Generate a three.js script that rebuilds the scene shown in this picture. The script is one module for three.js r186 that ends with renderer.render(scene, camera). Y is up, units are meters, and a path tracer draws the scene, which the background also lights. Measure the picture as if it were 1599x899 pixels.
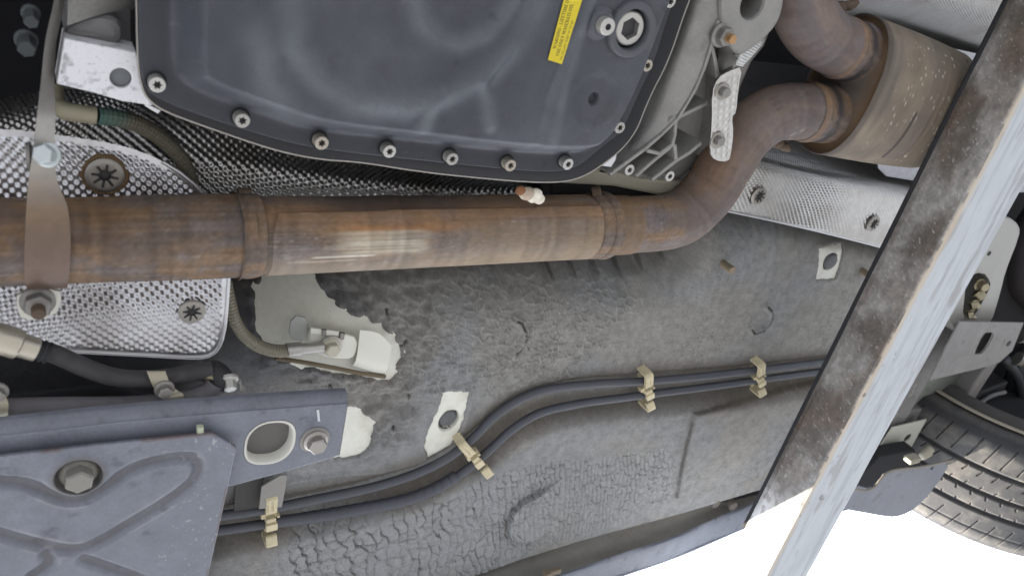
import * as THREE from 'three';
import { mergeGeometries, mergeVertices, toCreasedNormals } from 'three/addons/utils/BufferGeometryUtils.js';
import { RoundedBoxGeometry } from 'three/addons/geometries/RoundedBoxGeometry.js';

// ---------------------------------------------------------------- camera, sky, sun, exposure
const scene = new THREE.Scene();
const EYE = 1.1;                                              // the lens is 1.1 m above the ground, the floor pan 0.76 m above the lens
const camera = new THREE.PerspectiveCamera(38.01, 1599 / 899, 0.02, 500);
camera.position.set(0, EYE, 0);
// camera axes in the world: x runs to the rear of the car, y up, -z to its near side
const RX = [0.8678971, -0.4569173, 0.1948879], UX = [0.0597293, 0.4854746, 0.8722080], BX = [-0.4931400, -0.7453463, 0.4486334];
camera.up.set(...UX);
camera.lookAt(-BX[0], EYE - BX[1], -BX[2]);
camera.focus = 1.0; camera.userData.fStop = 9;
camera.updateMatrixWorld();

const renderer = new THREE.WebGLRenderer({ antialias: true });
renderer.toneMapping = THREE.LinearToneMapping;
renderer.toneMappingExposure = 6.7;
renderer.shadowMap.enabled = true;

const SUN = new THREE.Vector3(-0.6, 0.66, -1.0).normalize();
{ // hazy bright sky
  const W = 256, H = 128, d = new Float32Array(W * H * 4), mix = (a, b, t) => a + (b - a) * t;
  for (let j = 0; j < H; j++) for (let i = 0; i < W; i++) {
    const lat = ((j + 0.5) / H - 0.5) * Math.PI, lon = ((i + 0.5) / W - 0.5) * Math.PI * 2, el = Math.max(0, lat / Math.PI * 2), t = Math.pow(el, 0.5), k = (j * W + i) * 4;
    const toSun = Math.cos(lat) * Math.cos(lon) * SUN.x + Math.sin(lat) * SUN.y + Math.cos(lat) * Math.sin(lon) * SUN.z, haze = 0.42 + 0.95 * Math.pow(0.5 + 0.5 * toSun, 1.6);
    d[k] = mix(1.36, 0.36, t); d[k + 1] = mix(1.42, 0.55, t); d[k + 2] = mix(1.50, 0.92, t); for (let c = 0; c < 3; c++) d[k + c] *= haze; d[k + 3] = 1;
  }
  const sky = new THREE.DataTexture(d, W, H, THREE.RGBAFormat, THREE.FloatType);
  sky.mapping = THREE.EquirectangularReflectionMapping; sky.magFilter = THREE.LinearFilter; sky.needsUpdate = true;
  scene.background = sky; scene.environment = sky;
}
const sun = new THREE.DirectionalLight(0xfff3e2, 4.2);
sun.position.copy(SUN).multiplyScalar(12).add(new THREE.Vector3(0.7, 0, 0)); sun.target.position.set(0.7, 1.5, -0.4);
sun.castShadow = true; sun.shadow.mapSize.set(2048, 2048); sun.shadow.radius = 1;
Object.assign(sun.shadow.camera, { left: -4, right: 4, top: 4, bottom: -4, near: 0.5, far: 40 });
scene.add(sun, sun.target);

// ---------------------------------------------------------------- helpers
const V = (x, y, z) => new THREE.Vector3(x, y, z);
const F = 1305;
function ray(px, py) { const a = px - 799.5, b = 449.5 - py; return V(a * RX[0] + b * UX[0] - F * BX[0], a * RX[1] + b * UX[1] - F * BX[1], a * RX[2] + b * UX[2] - F * BX[2]); }
// a point measured on the photograph, set at its height h above the lens / at its own x or z
const P = (px, py, h) => { const r = ray(px, py); return r.multiplyScalar(h / r.y).add(V(0, EYE, 0)); };
const PX = (px, py, X) => { const r = ray(px, py); return r.multiplyScalar(X / r.x).add(V(0, EYE, 0)); };
const PZ = (px, py, Z) => { const r = ray(px, py); return r.multiplyScalar(Z / r.z).add(V(0, EYE, 0)); };
const XZ = (pts, h) => pts.map(([a, b]) => { const p = P(a, b, h); return [p.x, p.z]; });
const clamp = (x, a = 0, b = 1) => Math.min(b, Math.max(a, x));
const lerp = (a, b, t) => a + (b - a) * t;
const sstep = (a, b, x) => { const t = clamp((x - a) / (b - a)); return t * t * (3 - 2 * t); };
const mix3 = (a, b, t) => [lerp(a[0], b[0], t), lerp(a[1], b[1], t), lerp(a[2], b[2], t)];
let seed = 12345;
const rnd = () => { seed = (seed * 1664525 + 1013904223) >>> 0; return seed / 4294967296; };
function h3(x, y, z) { let n = (Math.imul(x, 374761393) + Math.imul(y, 668265263) + Math.imul(z, 2147483647 ^ 0x5bd1e995)) | 0; n = Math.imul(n ^ (n >>> 13), 1274126177); n ^= n >>> 16; return (n >>> 0) / 4294967296; }
function noise(x, y = 0, z = 0) {
  const X = Math.floor(x), Y = Math.floor(y), Z = Math.floor(z); let a = x - X, b = y - Y, c = z - Z;
  a = a * a * (3 - 2 * a); b = b * b * (3 - 2 * b); c = c * c * (3 - 2 * c);
  const l = (i, j) => lerp(h3(X, Y + i, Z + j), h3(X + 1, Y + i, Z + j), a);
  return lerp(lerp(l(0, 0), l(1, 0), b), lerp(l(0, 1), l(1, 1), b), c);
}
function fbm(x, y, z = 0, o = 4) { let s = 0, a = 0.5, t = 0; for (let i = 0; i < o; i++) { s += a * noise(x, y, z + i * 17); t += a; a *= 0.5; x *= 2.03; y *= 2.03; z *= 2.03; } return s / t; }
function worley(x, y) { // [F1, F2, id]
  const X = Math.floor(x), Y = Math.floor(y); let f1 = 9, f2 = 9, id = 0;
  for (let i = -1; i <= 1; i++) for (let j = -1; j <= 1; j++) {
    const cx = X + i, cy = Y + j, d = Math.hypot(cx + 0.15 + 0.7 * h3(cx, cy, 7) - x, cy + 0.15 + 0.7 * h3(cx, cy, 19) - y);
    if (d < f1) { f2 = f1; f1 = d; id = h3(cx, cy, 31); } else if (d < f2) f2 = d;
  }
  return [f1, f2, id];
}
function dseg(x, z, a, b) { const ux = b[0] - a[0], uz = b[1] - a[1], t = clamp(((x - a[0]) * ux + (z - a[1]) * uz) / (ux * ux + uz * uz + 1e-12)); return Math.hypot(x - a[0] - ux * t, z - a[1] - uz * t); }
function dline(x, z, l, closed) { let d = 9; for (let i = 0; i + 1 < l.length; i++) d = Math.min(d, dseg(x, z, l[i], l[i + 1])); if (closed) d = Math.min(d, dseg(x, z, l[l.length - 1], l[0])); return d; }
function inside(x, z, p) { let c = false; for (let i = 0, j = p.length - 1; i < p.length; j = i++) if ((p[i][1] > z) !== (p[j][1] > z) && x < (p[j][0] - p[i][0]) * (z - p[i][1]) / (p[j][1] - p[i][1]) + p[i][0]) c = !c; return c; }
const sd = (x, z, p) => { const d = dline(x, z, p, true); return inside(x, z, p) ? d : -d; };     // > 0 inside
function interp(l, x) { if (x <= l[0][0]) return l[0][1]; for (let i = 0; i + 1 < l.length; i++) if (x <= l[i + 1][0]) return lerp(l[i][1], l[i + 1][1], (x - l[i][0]) / (l[i + 1][0] - l[i][0])); return l[l.length - 1][1]; }
function chaikin(p, n = 2, closed = true) { for (let k = 0; k < n; k++) { const q = closed ? [] : [p[0]]; for (let i = 0; i < (closed ? p.length : p.length - 1); i++) { const a = p[i], b = p[(i + 1) % p.length]; q.push(a.map((v, j) => lerp(v, b[j], 0.25)), a.map((v, j) => lerp(v, b[j], 0.75))); } if (!closed) q.push(p[p.length - 1]); p = q; } return p; }
function resample(p, n, closed = true) { const q = closed ? [...p, p[0]] : p, L = [0]; for (let i = 1; i < q.length; i++) L.push(L[i - 1] + Math.hypot(...q[i].map((v, j) => v - q[i - 1][j]))); const T = L[L.length - 1], o = []; for (let k = 0, i = 0; k < n; k++) { const s = T * k / (closed ? n : n - 1); while (i < L.length - 2 && L[i + 1] < s) i++; const t = (s - L[i]) / (L[i + 1] - L[i] + 1e-12); o.push(q[i].map((v, j) => lerp(v, q[i + 1][j], t))); } return o; }

const used = {};
const numbered = n => { const k = used[n] = (used[n] ?? -1) + 1; return k ? `${n}_${String(k).padStart(3, '0')}` : n; };
function thing(name, label, category, pos = V(0, EYE, 0), group) {
  const o = new THREE.Group(); o.name = numbered(name); o.position.copy(pos); o.userData = { label, category }; if (group) o.userData.group = group; scene.add(o); return o;
}
const worldOf = o => { const p = V(0, 0, 0); for (let q = o; q && q !== scene; q = q.parent) p.add(q.position); return p; };
function part(parent, name, geo, mat, label) { // geometry in world metres, brought into the parent's axes
  if (Array.isArray(geo)) geo = merge(geo);
  const p = worldOf(parent); geo.translate(-p.x, -p.y, -p.z);
  const m = new THREE.Mesh(geo, mat); m.name = name; m.castShadow = m.receiveShadow = true; if (label) m.userData.label = label; parent.add(m); return m;
}
function place(parent, name, geo, mat, pos, rot, label) { // a shared geometry about its own origin
  const m = new THREE.Mesh(geo, mat); m.name = name; m.position.copy(pos).sub(worldOf(parent)); if (rot) m.quaternion.copy(rot); m.castShadow = m.receiveShadow = true; if (label) m.userData.label = label; parent.add(m); return m;
}
function merge(list) { const any = list.some(g => g.attributes.color); list = list.map(g => { g = g.index ? g.toNonIndexed() : g; for (const k of Object.keys(g.attributes)) if (!['position', 'normal', 'uv'].includes(k) && !(any && k === 'color')) g.deleteAttribute(k); if (any && !g.attributes.color) g.setAttribute('color', new THREE.BufferAttribute(new Float32Array(g.attributes.position.count * 3).fill(1), 3)); return g; }); return mergeGeometries(list); }
function gridGeo(nu, nv, fn, wrapV = false, flip = false) { // fn(i, j) -> [x, y, z, u, v]
  const pos = [], uv = [], idx = [];
  for (let i = 0; i <= nu; i++) for (let j = 0; j <= nv; j++) { const p = fn(i, j); pos.push(p[0], p[1], p[2]); uv.push(p[3], p[4]); }
  for (let i = 0; i < nu; i++) for (let j = 0; j < nv; j++) { const a = i * (nv + 1) + j, b = a + nv + 1; if (flip) idx.push(a, b, a + 1, b, b + 1, a + 1); else idx.push(a, a + 1, b, b, a + 1, b + 1); }
  const g = new THREE.BufferGeometry(); g.setAttribute('position', new THREE.Float32BufferAttribute(pos, 3)); g.setAttribute('uv', new THREE.Float32BufferAttribute(uv, 2)); g.setIndex(idx); g.computeVertexNormals();
  if (wrapV) { const n = g.attributes.normal; for (let i = 0; i <= nu; i++) { const a = i * (nv + 1), b = a + nv, v = V(n.getX(a) + n.getX(b), n.getY(a) + n.getY(b), n.getZ(a) + n.getZ(b)).normalize(); n.setXYZ(a, v.x, v.y, v.z); n.setXYZ(b, v.x, v.y, v.z); } }
  return g;
}
function paint(g, fn) { const p = g.attributes.position, t = g.attributes.uv, c = new Float32Array(p.count * 3); for (let i = 0; i < p.count; i++) { const q = fn(p.getX(i), p.getY(i) - EYE, p.getZ(i), t ? t.getX(i) : 0, t ? t.getY(i) : 0); c[i * 3] = q[0]; c[i * 3 + 1] = q[1]; c[i * 3 + 2] = q[2]; } g.setAttribute('color', new THREE.BufferAttribute(c, 3)); return g; }
// a sheet spread from its centre to its outline; y(x, z) gives the height; the last rings turn the edge up to give it thickness
function radialSheet(poly, nr, nt, y, { centre, skirt = 0.003, round = 0.0008 } = {}) {
  const B = resample(poly, nt), c = centre || B.reduce((s, p) => [s[0] + p[0] / nt, s[1] + p[1] / nt], [0, 0]);
  const rings = []; for (let i = 0; i <= nr; i++) rings.push([i / nr, 0, 0]);
  if (skirt) { rings.push([1, round * 0.7, round * 0.3], [1, round, round], [1, round, skirt], [1, -0.002, skirt]); }
  return gridGeo(rings.length - 1, nt, (i, j) => { const b = B[j % nt], [s, out, up] = rings[i], dx = b[0] - c[0], dz = b[1] - c[1], l = Math.hypot(dx, dz); const x = c[0] + dx * (s + out / l), z = c[1] + dz * (s + out / l); return [x, EYE + y(Math.min(s, 1) === 1 ? b[0] : x, Math.min(s, 1) === 1 ? b[1] : z, s) + up, z, x, z]; }, true);
}
// an evenly gridded sheet cut to an outline (its edge is covered by a hem)
function gridSheet(poly, step, y) {
  const xs = poly.map(p => p[0]), zs = poly.map(p => p[1]), x0 = Math.min(...xs), x1 = Math.max(...xs), z0 = Math.min(...zs), z1 = Math.max(...zs), nx = Math.ceil((x1 - x0) / step), nz = Math.ceil((z1 - z0) / step), ok = [];
  const g = gridGeo(nx, nz, (i, j) => { const x = lerp(x0, x1, i / nx), z = lerp(z0, z1, j / nz), d = sd(x, z, poly); ok.push(d > -step * 0.8); return [x, EYE + y(x, z, d), z, x, z]; }), id = g.index.array, keep = [];
  for (let k = 0; k < id.length; k += 3) if (ok[id[k]] && ok[id[k + 1]] && ok[id[k + 2]]) keep.push(id[k], id[k + 1], id[k + 2]);
  g.setIndex(keep); return g;
}
const rough = (p, amp, n = 70) => { const q = resample(p, n), c = q.reduce((m, v) => [m[0] + v[0] / n, m[1] + v[1] / n], [0, 0]); return q.map(v => { const k = amp * 2 * (fbm(v[0] * 120, v[1] * 120, 17, 3) - 0.5), l = Math.hypot(v[0] - c[0], v[1] - c[1]); return [v[0] + (v[0] - c[0]) / l * k, v[1] + (v[1] - c[1]) / l * k]; }); };
// polygon in the xz plane, lower face at h, t thick upwards
function slab(poly, h, t, bevel = 0.0012, holes = []) {
  const s = new THREE.Shape(poly.map(p => new THREE.Vector2(p[0], p[1]))); for (const q of holes) s.holes.push(new THREE.Path(q.map(p => new THREE.Vector2(p[0], p[1]))));
  const g = new THREE.ExtrudeGeometry(s, { depth: Math.max(t - 2 * bevel, 0.0001), bevelEnabled: bevel > 0, bevelThickness: bevel, bevelSize: bevel, bevelOffset: -bevel, bevelSegments: 2, curveSegments: 8 });
  g.rotateX(Math.PI / 2); g.computeBoundingBox(); g.translate(0, EYE + h - g.boundingBox.min.y, 0); return g;
}
const ringPts = (c, r, n = 28, rz = r, a0 = 0) => Array.from({ length: n }, (_, i) => { const a = i / n * Math.PI * 2, x = Math.cos(a) * r, z = Math.sin(a) * rz; return [c[0] + x * Math.cos(a0) - z * Math.sin(a0), c[1] + x * Math.sin(a0) + z * Math.cos(a0)]; });
// a wall of given width along a line in the xz plane
function wall(line, w, h, t, bevel = 0.0015) { const L = [], R = []; line.forEach((p, i) => { const a = line[Math.max(0, i - 1)], b = line[Math.min(line.length - 1, i + 1)], l = Math.hypot(b[0] - a[0], b[1] - a[1]), nx = -(b[1] - a[1]) / l * w / 2, nz = (b[0] - a[0]) / l * w / 2; L.push([p[0] + nx, p[1] + nz]); R.unshift([p[0] - nx, p[1] - nz]); }); return slab([...L, ...R], h, t, bevel); }
function loft(rails, nu, nv, disp, flip) {
  const cs = rails.map(r => new THREE.CatmullRomCurve3(r, false, 'centripetal').getSpacedPoints(nu)), pts = [];
  for (let i = 0; i <= nu; i++) pts.push(new THREE.CatmullRomCurve3(cs.map(c => c[i]), false, 'centripetal').getSpacedPoints(nv));
  const U = cs[cs.length >> 1].reduce((s, p, i, a) => i ? s + p.distanceTo(a[i - 1]) : 0, 0), W = pts[nu >> 1].reduce((s, p, i, a) => i ? s + p.distanceTo(a[i - 1]) : 0, 0);
  return gridGeo(nu, nv, (i, j) => { const p = pts[i][j], u = U * i / nu, v = W * j / nv; if (!disp) return [p.x, p.y, p.z, u, v];
    const a = pts[Math.max(0, i - 1)][j], b = pts[Math.min(nu, i + 1)][j], c = pts[i][Math.max(0, j - 1)], d = pts[i][Math.min(nv, j + 1)], n = b.clone().sub(a).cross(d.clone().sub(c)).normalize(); if (n.y > 0) n.negate();
    const k = disp(u, v, p, U, W); return [p.x + n.x * k, p.y + n.y * k, p.z + n.z * k, u, v]; }, false, flip);
}
// a tube along points; angle 0 faces down, 90 degrees the near side of the car; uv = (length, angle in degrees)
function sweep(pts, r, nSeg, nRad = 20, { cap = false, tension = 0.5, straight = false } = {}) {
  const c = straight ? new THREE.CurvePath() : new THREE.CatmullRomCurve3(pts, false, 'centripetal', tension); if (straight) for (let i = 0; i + 1 < pts.length; i++) c.add(new THREE.LineCurve3(pts[i], pts[i + 1]));
  const q = c.getSpacedPoints(nSeg), L = c.getLength(), fr = []; let N = V(0, -1, 0);
  for (let i = 0; i <= nSeg; i++) { const T = q[Math.min(nSeg, i + 1)].clone().sub(q[Math.max(0, i - 1)]).normalize(); N = N.clone().addScaledVector(T, -N.dot(T)); if (N.length() < 1e-3) N = V(1, 0, 0); N.normalize(); fr.push([N.clone(), T.clone().cross(N)]); }
  const e = cap ? 1 : 0;
  return gridGeo(nSeg + 2 * e, nRad, (i, j) => { const k = clamp(i - e, 0, nSeg), z = cap && (i === 0 || i === nSeg + 2) ? 0.0001 : 1, a = j / nRad * Math.PI * 2, deg = a / Math.PI * 180, s = L * k / nSeg, R = (typeof r === 'function' ? r(s, deg > 180 ? deg - 360 : deg, L) : r) * z, [n, b] = fr[k], ca = Math.cos(a) * R, sa = Math.sin(a) * R, p = q[k]; return [p.x + n.x * ca + b.x * sa, p.y + n.y * ca + b.y * sa, p.z + n.z * ca + b.z * sa, s, deg > 180 ? deg - 360 : deg]; }, true, true);
}
const pathOf = (pts, h) => pts.map(([a, b, k]) => P(a, b, k ?? h));
// fasteners: built about the origin, seat at y = 0, pointing down
const lathe = (prof, n = 24) => { const g = new THREE.LatheGeometry(prof.map(p => new THREE.Vector2(p[0], p[1])), n); return g; };
function hexGeo(r, h, fr = 0, fh = 0.002) { const L = []; const c = new THREE.CylinderGeometry(r, r, h - r * 0.14, 6); c.translate(0, -(h - r * 0.14) / 2 - fh * 0.5, 0); const d = new THREE.CylinderGeometry(r, r * 0.86, r * 0.14, 6); d.translate(0, -h + r * 0.07 - fh * 0.5, 0); L.push(c, d); if (fr) L.push(lathe([[0.0001, -fh * 1.25], [fr * 0.8, -fh * 1.2], [fr, -fh * 0.5], [fr, 0.0015], [0.0001, 0.0015]], 32)); return toCreasedNormals(merge(L), 0.6); }
function starPts(r, n = 6, k = 0.66) { if (n === 0) return ringPts([0, 0], r, 6); return Array.from({ length: n * 6 }, (_, i) => { const a = i / (n * 6) * Math.PI * 2, q = 0.5 + 0.5 * Math.cos(a * n); return [Math.cos(a) * r * lerp(k, 1, q * q), Math.sin(a) * r * lerp(k, 1, q * q)]; }); }
function socketHead(r, h, key, n = 6, k = 0.66) {
  const s = new THREE.Shape(ringPts([0, 0], r * 0.9, 28).map(p => new THREE.Vector2(...p))); s.holes.push(new THREE.Path(starPts(key, n, k).reverse().map(p => new THREE.Vector2(...p))));
  const g = new THREE.ExtrudeGeometry(s, { depth: h * 0.5, bevelEnabled: false }); g.rotateX(Math.PI / 2); g.translate(0, -h + h * 0.5, 0);
  const rim = lathe([[r * 0.9, -h], [r * 0.97, -h + r * 0.05], [r, -h + r * 0.12], [r, 0.001], [r * 1.0, 0.002]], 28); return toCreasedNormals(merge([g, rim]), 0.5);
}
const socketFloor = (key, h, n = 6, k = 0.66) => { const s = new THREE.Shape(starPts(key * 1.02, n, k).map(p => new THREE.Vector2(...p))); const g = new THREE.ExtrudeGeometry(s, { depth: 0.0008, bevelEnabled: false }); g.rotateX(Math.PI / 2); g.translate(0, -h * 0.5 + 0.0004, 0); return g; };
const box = (w, h, d, x, y, z, r = 0.001) => { const g = new RoundedBoxGeometry(w, h, d, 2, Math.min(r, w / 2.1, h / 2.1, d / 2.1)); g.translate(x, y, z); return g; };
const yaw = a => new THREE.Quaternion().setFromAxisAngle(V(0, 1, 0), a);

// ---------------------------------------------------------------- materials
function bumpTex(n, fn, rep) { const d = new Uint8Array(n * n * 4); for (let j = 0; j < n; j++) for (let i = 0; i < n; i++) { const v = clamp(fn(i / n, j / n)) * 255; d.set([v, v, v, 255], (j * n + i) * 4); } const t = new THREE.DataTexture(d, n, n); t.wrapS = t.wrapT = THREE.RepeatWrapping; t.magFilter = t.minFilter = THREE.LinearFilter; t.repeat.set(rep, rep); t.needsUpdate = true; return t; }
const tile = (f, x, y, k) => { const a = x, b = y; return lerp(lerp(f(a * k, b * k), f((a - 1) * k, b * k), a), lerp(f(a * k, (b - 1) * k), f((a - 1) * k, (b - 1) * k), a), b); };
const grain = bumpTex(512, (x, y) => 0.6 * tile((a, b) => fbm(a, b, 3, 3), x, y, 60) + 0.4 * tile((a, b) => fbm(a, b, 9, 2), x, y, 150), 9);
const mottle = bumpTex(512, (x, y) => tile((a, b) => fbm(a, b, 5, 5), x, y, 14), 6);
function wearTex(n, rep, fn) { const t = bumpTex(n, fn, rep); return t; }
const wear = wearTex(1024, 4, (x, y) => { const a = tile((p, q) => fbm(p, q, 3, 5), x, y, 12), b = tile((p, q) => fbm(p, q, 8, 2), x, y, 120), chip = tile((p, q) => noise(p * 0.8 + q * 0.5, q * 0.9 - p * 0.4, 4), x, y, 110), zone = tile((p, q) => fbm(p, q, 5, 3), x, y, 8); return 0.62 + 0.28 * (a - 0.5) + 0.16 * (b - 0.5) + 0.35 * sstep(0.87, 0.94, chip) * sstep(0.5, 0.65, zone) - 0.2 * sstep(0.6, 0.75, tile((p, q) => fbm(p, q, 12, 4), x, y, 20)); });
const grit = wearTex(1024, 3.5, (x, y) => 0.86 + 0.5 * (tile((p, q) => fbm(p, q, 3, 3), x, y, 150) - 0.5) + 0.22 * (tile((p, q) => fbm(p * 0.35 + q, q * 2.1, 8, 3), x, y, 60) - 0.5) - 0.35 * sstep(0.72, 0.86, tile((p, q) => noise(p, q, 5), x, y, 190)) + 0.25 * sstep(0.86, 0.95, tile((p, q) => noise(p + q * 0.3, q - p * 0.3, 9), x, y, 170)));
const pitted = wearTex(1024, 5, (x, y) => 0.95 - 0.45 * sstep(0.55, 0.75, tile((p, q) => fbm(p, q, 2, 5), x, y, 40)) - 0.3 * sstep(0.62, 0.8, tile((p, q) => fbm(p, q, 7, 3), x, y, 110)));
const M = (name, o) => { const m = new THREE.MeshStandardMaterial({ roughness: 0.6, metalness: 0, side: THREE.DoubleSide, ...o }); m.name = name; return m; };
const lin = (r, g, b) => new THREE.Color().setRGB(r, g, b);
const mat = {
  underseal: M('underseal', { vertexColors: true, map: grit, roughness: 0.66, bumpMap: grain, bumpScale: 0.0005 }),
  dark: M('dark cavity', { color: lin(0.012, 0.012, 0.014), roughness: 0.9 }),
  white: M('bare paint', { vertexColors: true, roughness: 0.45 }),
  pan: M('pan paint', { vertexColors: true, map: wear, roughness: 0.55, bumpMap: mottle, bumpScale: 0.0002 }),
  black: M('black rim', { color: lin(0.005, 0.005, 0.007), roughness: 0.75 }),
  zinc: M('zinc', { color: lin(0.50, 0.49, 0.46), roughness: 0.42, metalness: 0.75, bumpMap: grain, bumpScale: 0.0001 }),
  zincWorn: M('worn zinc', { color: lin(0.40, 0.39, 0.36), roughness: 0.55, metalness: 0.6, bumpMap: grain, bumpScale: 0.0002 }),
  zincBrown: M('stained zinc', { color: lin(0.42, 0.38, 0.32), roughness: 0.5, metalness: 0.6, bumpMap: grain, bumpScale: 0.0002 }),
  dullZinc: M('dull zinc', { color: lin(0.26, 0.25, 0.23), roughness: 0.5, metalness: 0.6, bumpMap: grain, bumpScale: 0.0002 }),
  socket: M('socket floor', { color: lin(0.03, 0.03, 0.03), roughness: 0.7 }),
  rustBolt: M('rusty steel', { color: lin(0.12, 0.085, 0.06), roughness: 0.7, metalness: 0.4, bumpMap: grain, bumpScale: 0.0004 }),
  copper: M('coppered thread', { color: lin(0.45, 0.27, 0.13), roughness: 0.5, metalness: 0.7 }),
  alu: M('embossed aluminium', { vertexColors: true, roughness: 0.32, metalness: 0.9 }),
  aluPlain: M('plain aluminium', { color: lin(0.62, 0.62, 0.63), roughness: 0.4, metalness: 0.85 }),
  cast: M('cast aluminium', { color: lin(0.44, 0.43, 0.405), map: wear, roughness: 0.55, metalness: 0.35, bumpMap: grain, bumpScale: 0.0004 }),
  castWhite: M('machined casting', { color: lin(0.70, 0.70, 0.72), map: pitted, roughness: 0.5, metalness: 0.2, bumpMap: grain, bumpScale: 0.0002 }),
  rust: M('heat stained pipe', { vertexColors: true, map: null, roughness: 0.7, metalness: 0.1, bumpMap: mottle, bumpScale: 0.0007 }),
  blue: M('blue grey chassis paint', { vertexColors: true, map: wear, roughness: 0.42, bumpMap: grain, bumpScale: 0.00008 }),
  hose: M('rubber hose', { color: lin(0.11, 0.118, 0.14), map: wear, roughness: 0.5, bumpMap: grain, bumpScale: 0.0001 }),
  rubber: M('black rubber', { color: lin(0.02, 0.02, 0.022), roughness: 0.6, bumpMap: grain, bumpScale: 0.0002 }),
  beige: M('beige plastic', { map: wear, color: lin(1.0, 0.88, 0.58), roughness: 0.45 }),
  braid: M('metal braid', { color: lin(0.30, 0.28, 0.22), roughness: 0.6, metalness: 0.45 }),
  braidGreen: M('verdigris braid', { vertexColors: true, roughness: 0.7, metalness: 0.2 }),
  steel: M('bare steel', { color: lin(0.34, 0.32, 0.29), roughness: 0.42, metalness: 0.7, bumpMap: grain, bumpScale: 0.0001 }),
  beamSide: M('grimy painted steel', { vertexColors: true, roughness: 0.6, bumpMap: mottle, bumpScale: 0.0003 }),
  beamBottom: M('white painted steel', { vertexColors: true, roughness: 0.5, bumpMap: grain, bumpScale: 0.0002 }),
  grey: M('road-dirty paint', { vertexColors: true, map: wear, roughness: 0.7, bumpMap: grain, bumpScale: 0.0004 }),
  tyre: M('tyre rubber', { vertexColors: true, roughness: 0.95, bumpMap: grain, bumpScale: 0.0003 }),
  ceramic: M('white paste', { color: lin(0.8, 0.76, 0.66), roughness: 0.6 }),
  concrete: M('concrete yard', { color: lin(0.115, 0.11, 0.102), roughness: 0.9 }),
};

// ---------------------------------------------------------------- the setting
{
  const g = new THREE.PlaneGeometry(240, 240); g.rotateX(-Math.PI / 2);
  const m = new THREE.Mesh(g, mat.concrete); m.name = 'ground'; m.receiveShadow = true; m.userData.kind = 'structure'; scene.add(m);
}

// ---------------------------------------------------------------- the floor pan of the car
const FLOOR = 0.76;
const tunnelEdge = XZ([[-200, 520], [200, 520], [420, 505], [560, 474], [700, 466], [850, 464], [1000, 455], [1070, 432], [1128, 375], [1230, 352], [1420, 395], [1700, 470]], FLOOR).sort((a, b) => a[0] - b[0]);
const channel = XZ([[200, 840], [340, 815], [430, 800], [560, 772], [660, 742], [735, 698], [800, 645], [880, 616], [1000, 603], [1150, 590], [1300, 572], [1500, 545]], FLOOR).sort((a, b) => a[0] - b[0]);
const plateau = XZ([[1078, 640], [1240, 606], [1330, 590], [1330, 690], [1200, 733], [1050, 771], [1062, 705]], FLOOR);
const patchBig = XZ([[463, 433], [495, 446], [512, 465], [525, 490], [545, 500], [580, 504], [603, 517], [627, 545], [618, 585], [604, 594], [560, 590], [480, 578], [430, 562], [402, 530], [418, 492], [445, 462]], FLOOR);
const patchHole = XZ([[691, 612], [734, 611], [722, 660], [702, 698], [690, 706], [668, 716], [661, 700], [672, 662], [683, 640]], FLOOR);
const patchSmall = XZ([[520, 632], [548, 635], [562, 640], [588, 660], [578, 690], [566, 708], [520, 716]], FLOOR);
const patchRear = XZ([[1287, 393], [1329, 389], [1306, 436], [1275, 439]], FLOOR);
const patches = [rough(patchBig, 0.006), rough(patchHole, 0.0022), rough(patchSmall, 0.004), rough(patchRear, 0.0018)];
const oval = chaikin(XZ([[875, 742], [838, 764], [803, 784], [790, 806], [788, 828], [800, 838], [826, 838]], FLOOR), 2, false);
const arcs = [XZ([[806, 503], [818, 508], [823, 520], [822, 533], [812, 548], [800, 558]], FLOOR), XZ([[1198, 478], [1207, 487], [1203, 502], [1192, 515], [1178, 520], [1172, 512]], FLOOR)];
const ringC = [[801, 528], [1187, 498]].map(([a, b]) => { const p = P(a, b, FLOOR); return [p.x, p.z]; });
const holeC = [P(701, 656, FLOOR), P(1302, 411, FLOOR)];
const ribs = [885, 921, 957, 992, 1024, 1056].map(px => { const b = P(px + 2, 444, 0.764), t = P(px - 17, 406, 0.80); return [b.x, b.z, (t.x - b.x) / (t.z - b.z)]; });
const lip = XZ([[440, 755], [500, 742], [600, 735], [690, 714], [740, 678], [765, 652]], FLOOR);
const panelEdge = XZ([[660, 462], [770, 452], [900, 455], [1010, 450]], FLOOR);
const zone = (() => { // which skin the underseal has where
  const quilt = XZ([[430, 880], [470, 800], [640, 790], [760, 735], [860, 712], [1050, 690], [1050, 775], [960, 815], [790, 870], [740, 910], [430, 920]], FLOOR);
  const upper = XZ([[560, 560], [600, 480], [760, 450], [1000, 440], [1010, 470], [960, 530], [900, 585], [800, 610], [740, 640], [640, 610]], FLOOR);
  const lumps = XZ([[360, 430], [640, 420], [690, 470], [700, 560], [650, 620], [640, 690], [560, 720], [540, 620], [400, 560]], FLOOR);
  return (x, z) => [sstep(-0.012, 0.02, sd(x, z, quilt)), sstep(-0.02, 0.02, sd(x, z, upper)), sstep(-0.02, 0.02, sd(x, z, lumps))];
})();
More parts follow.
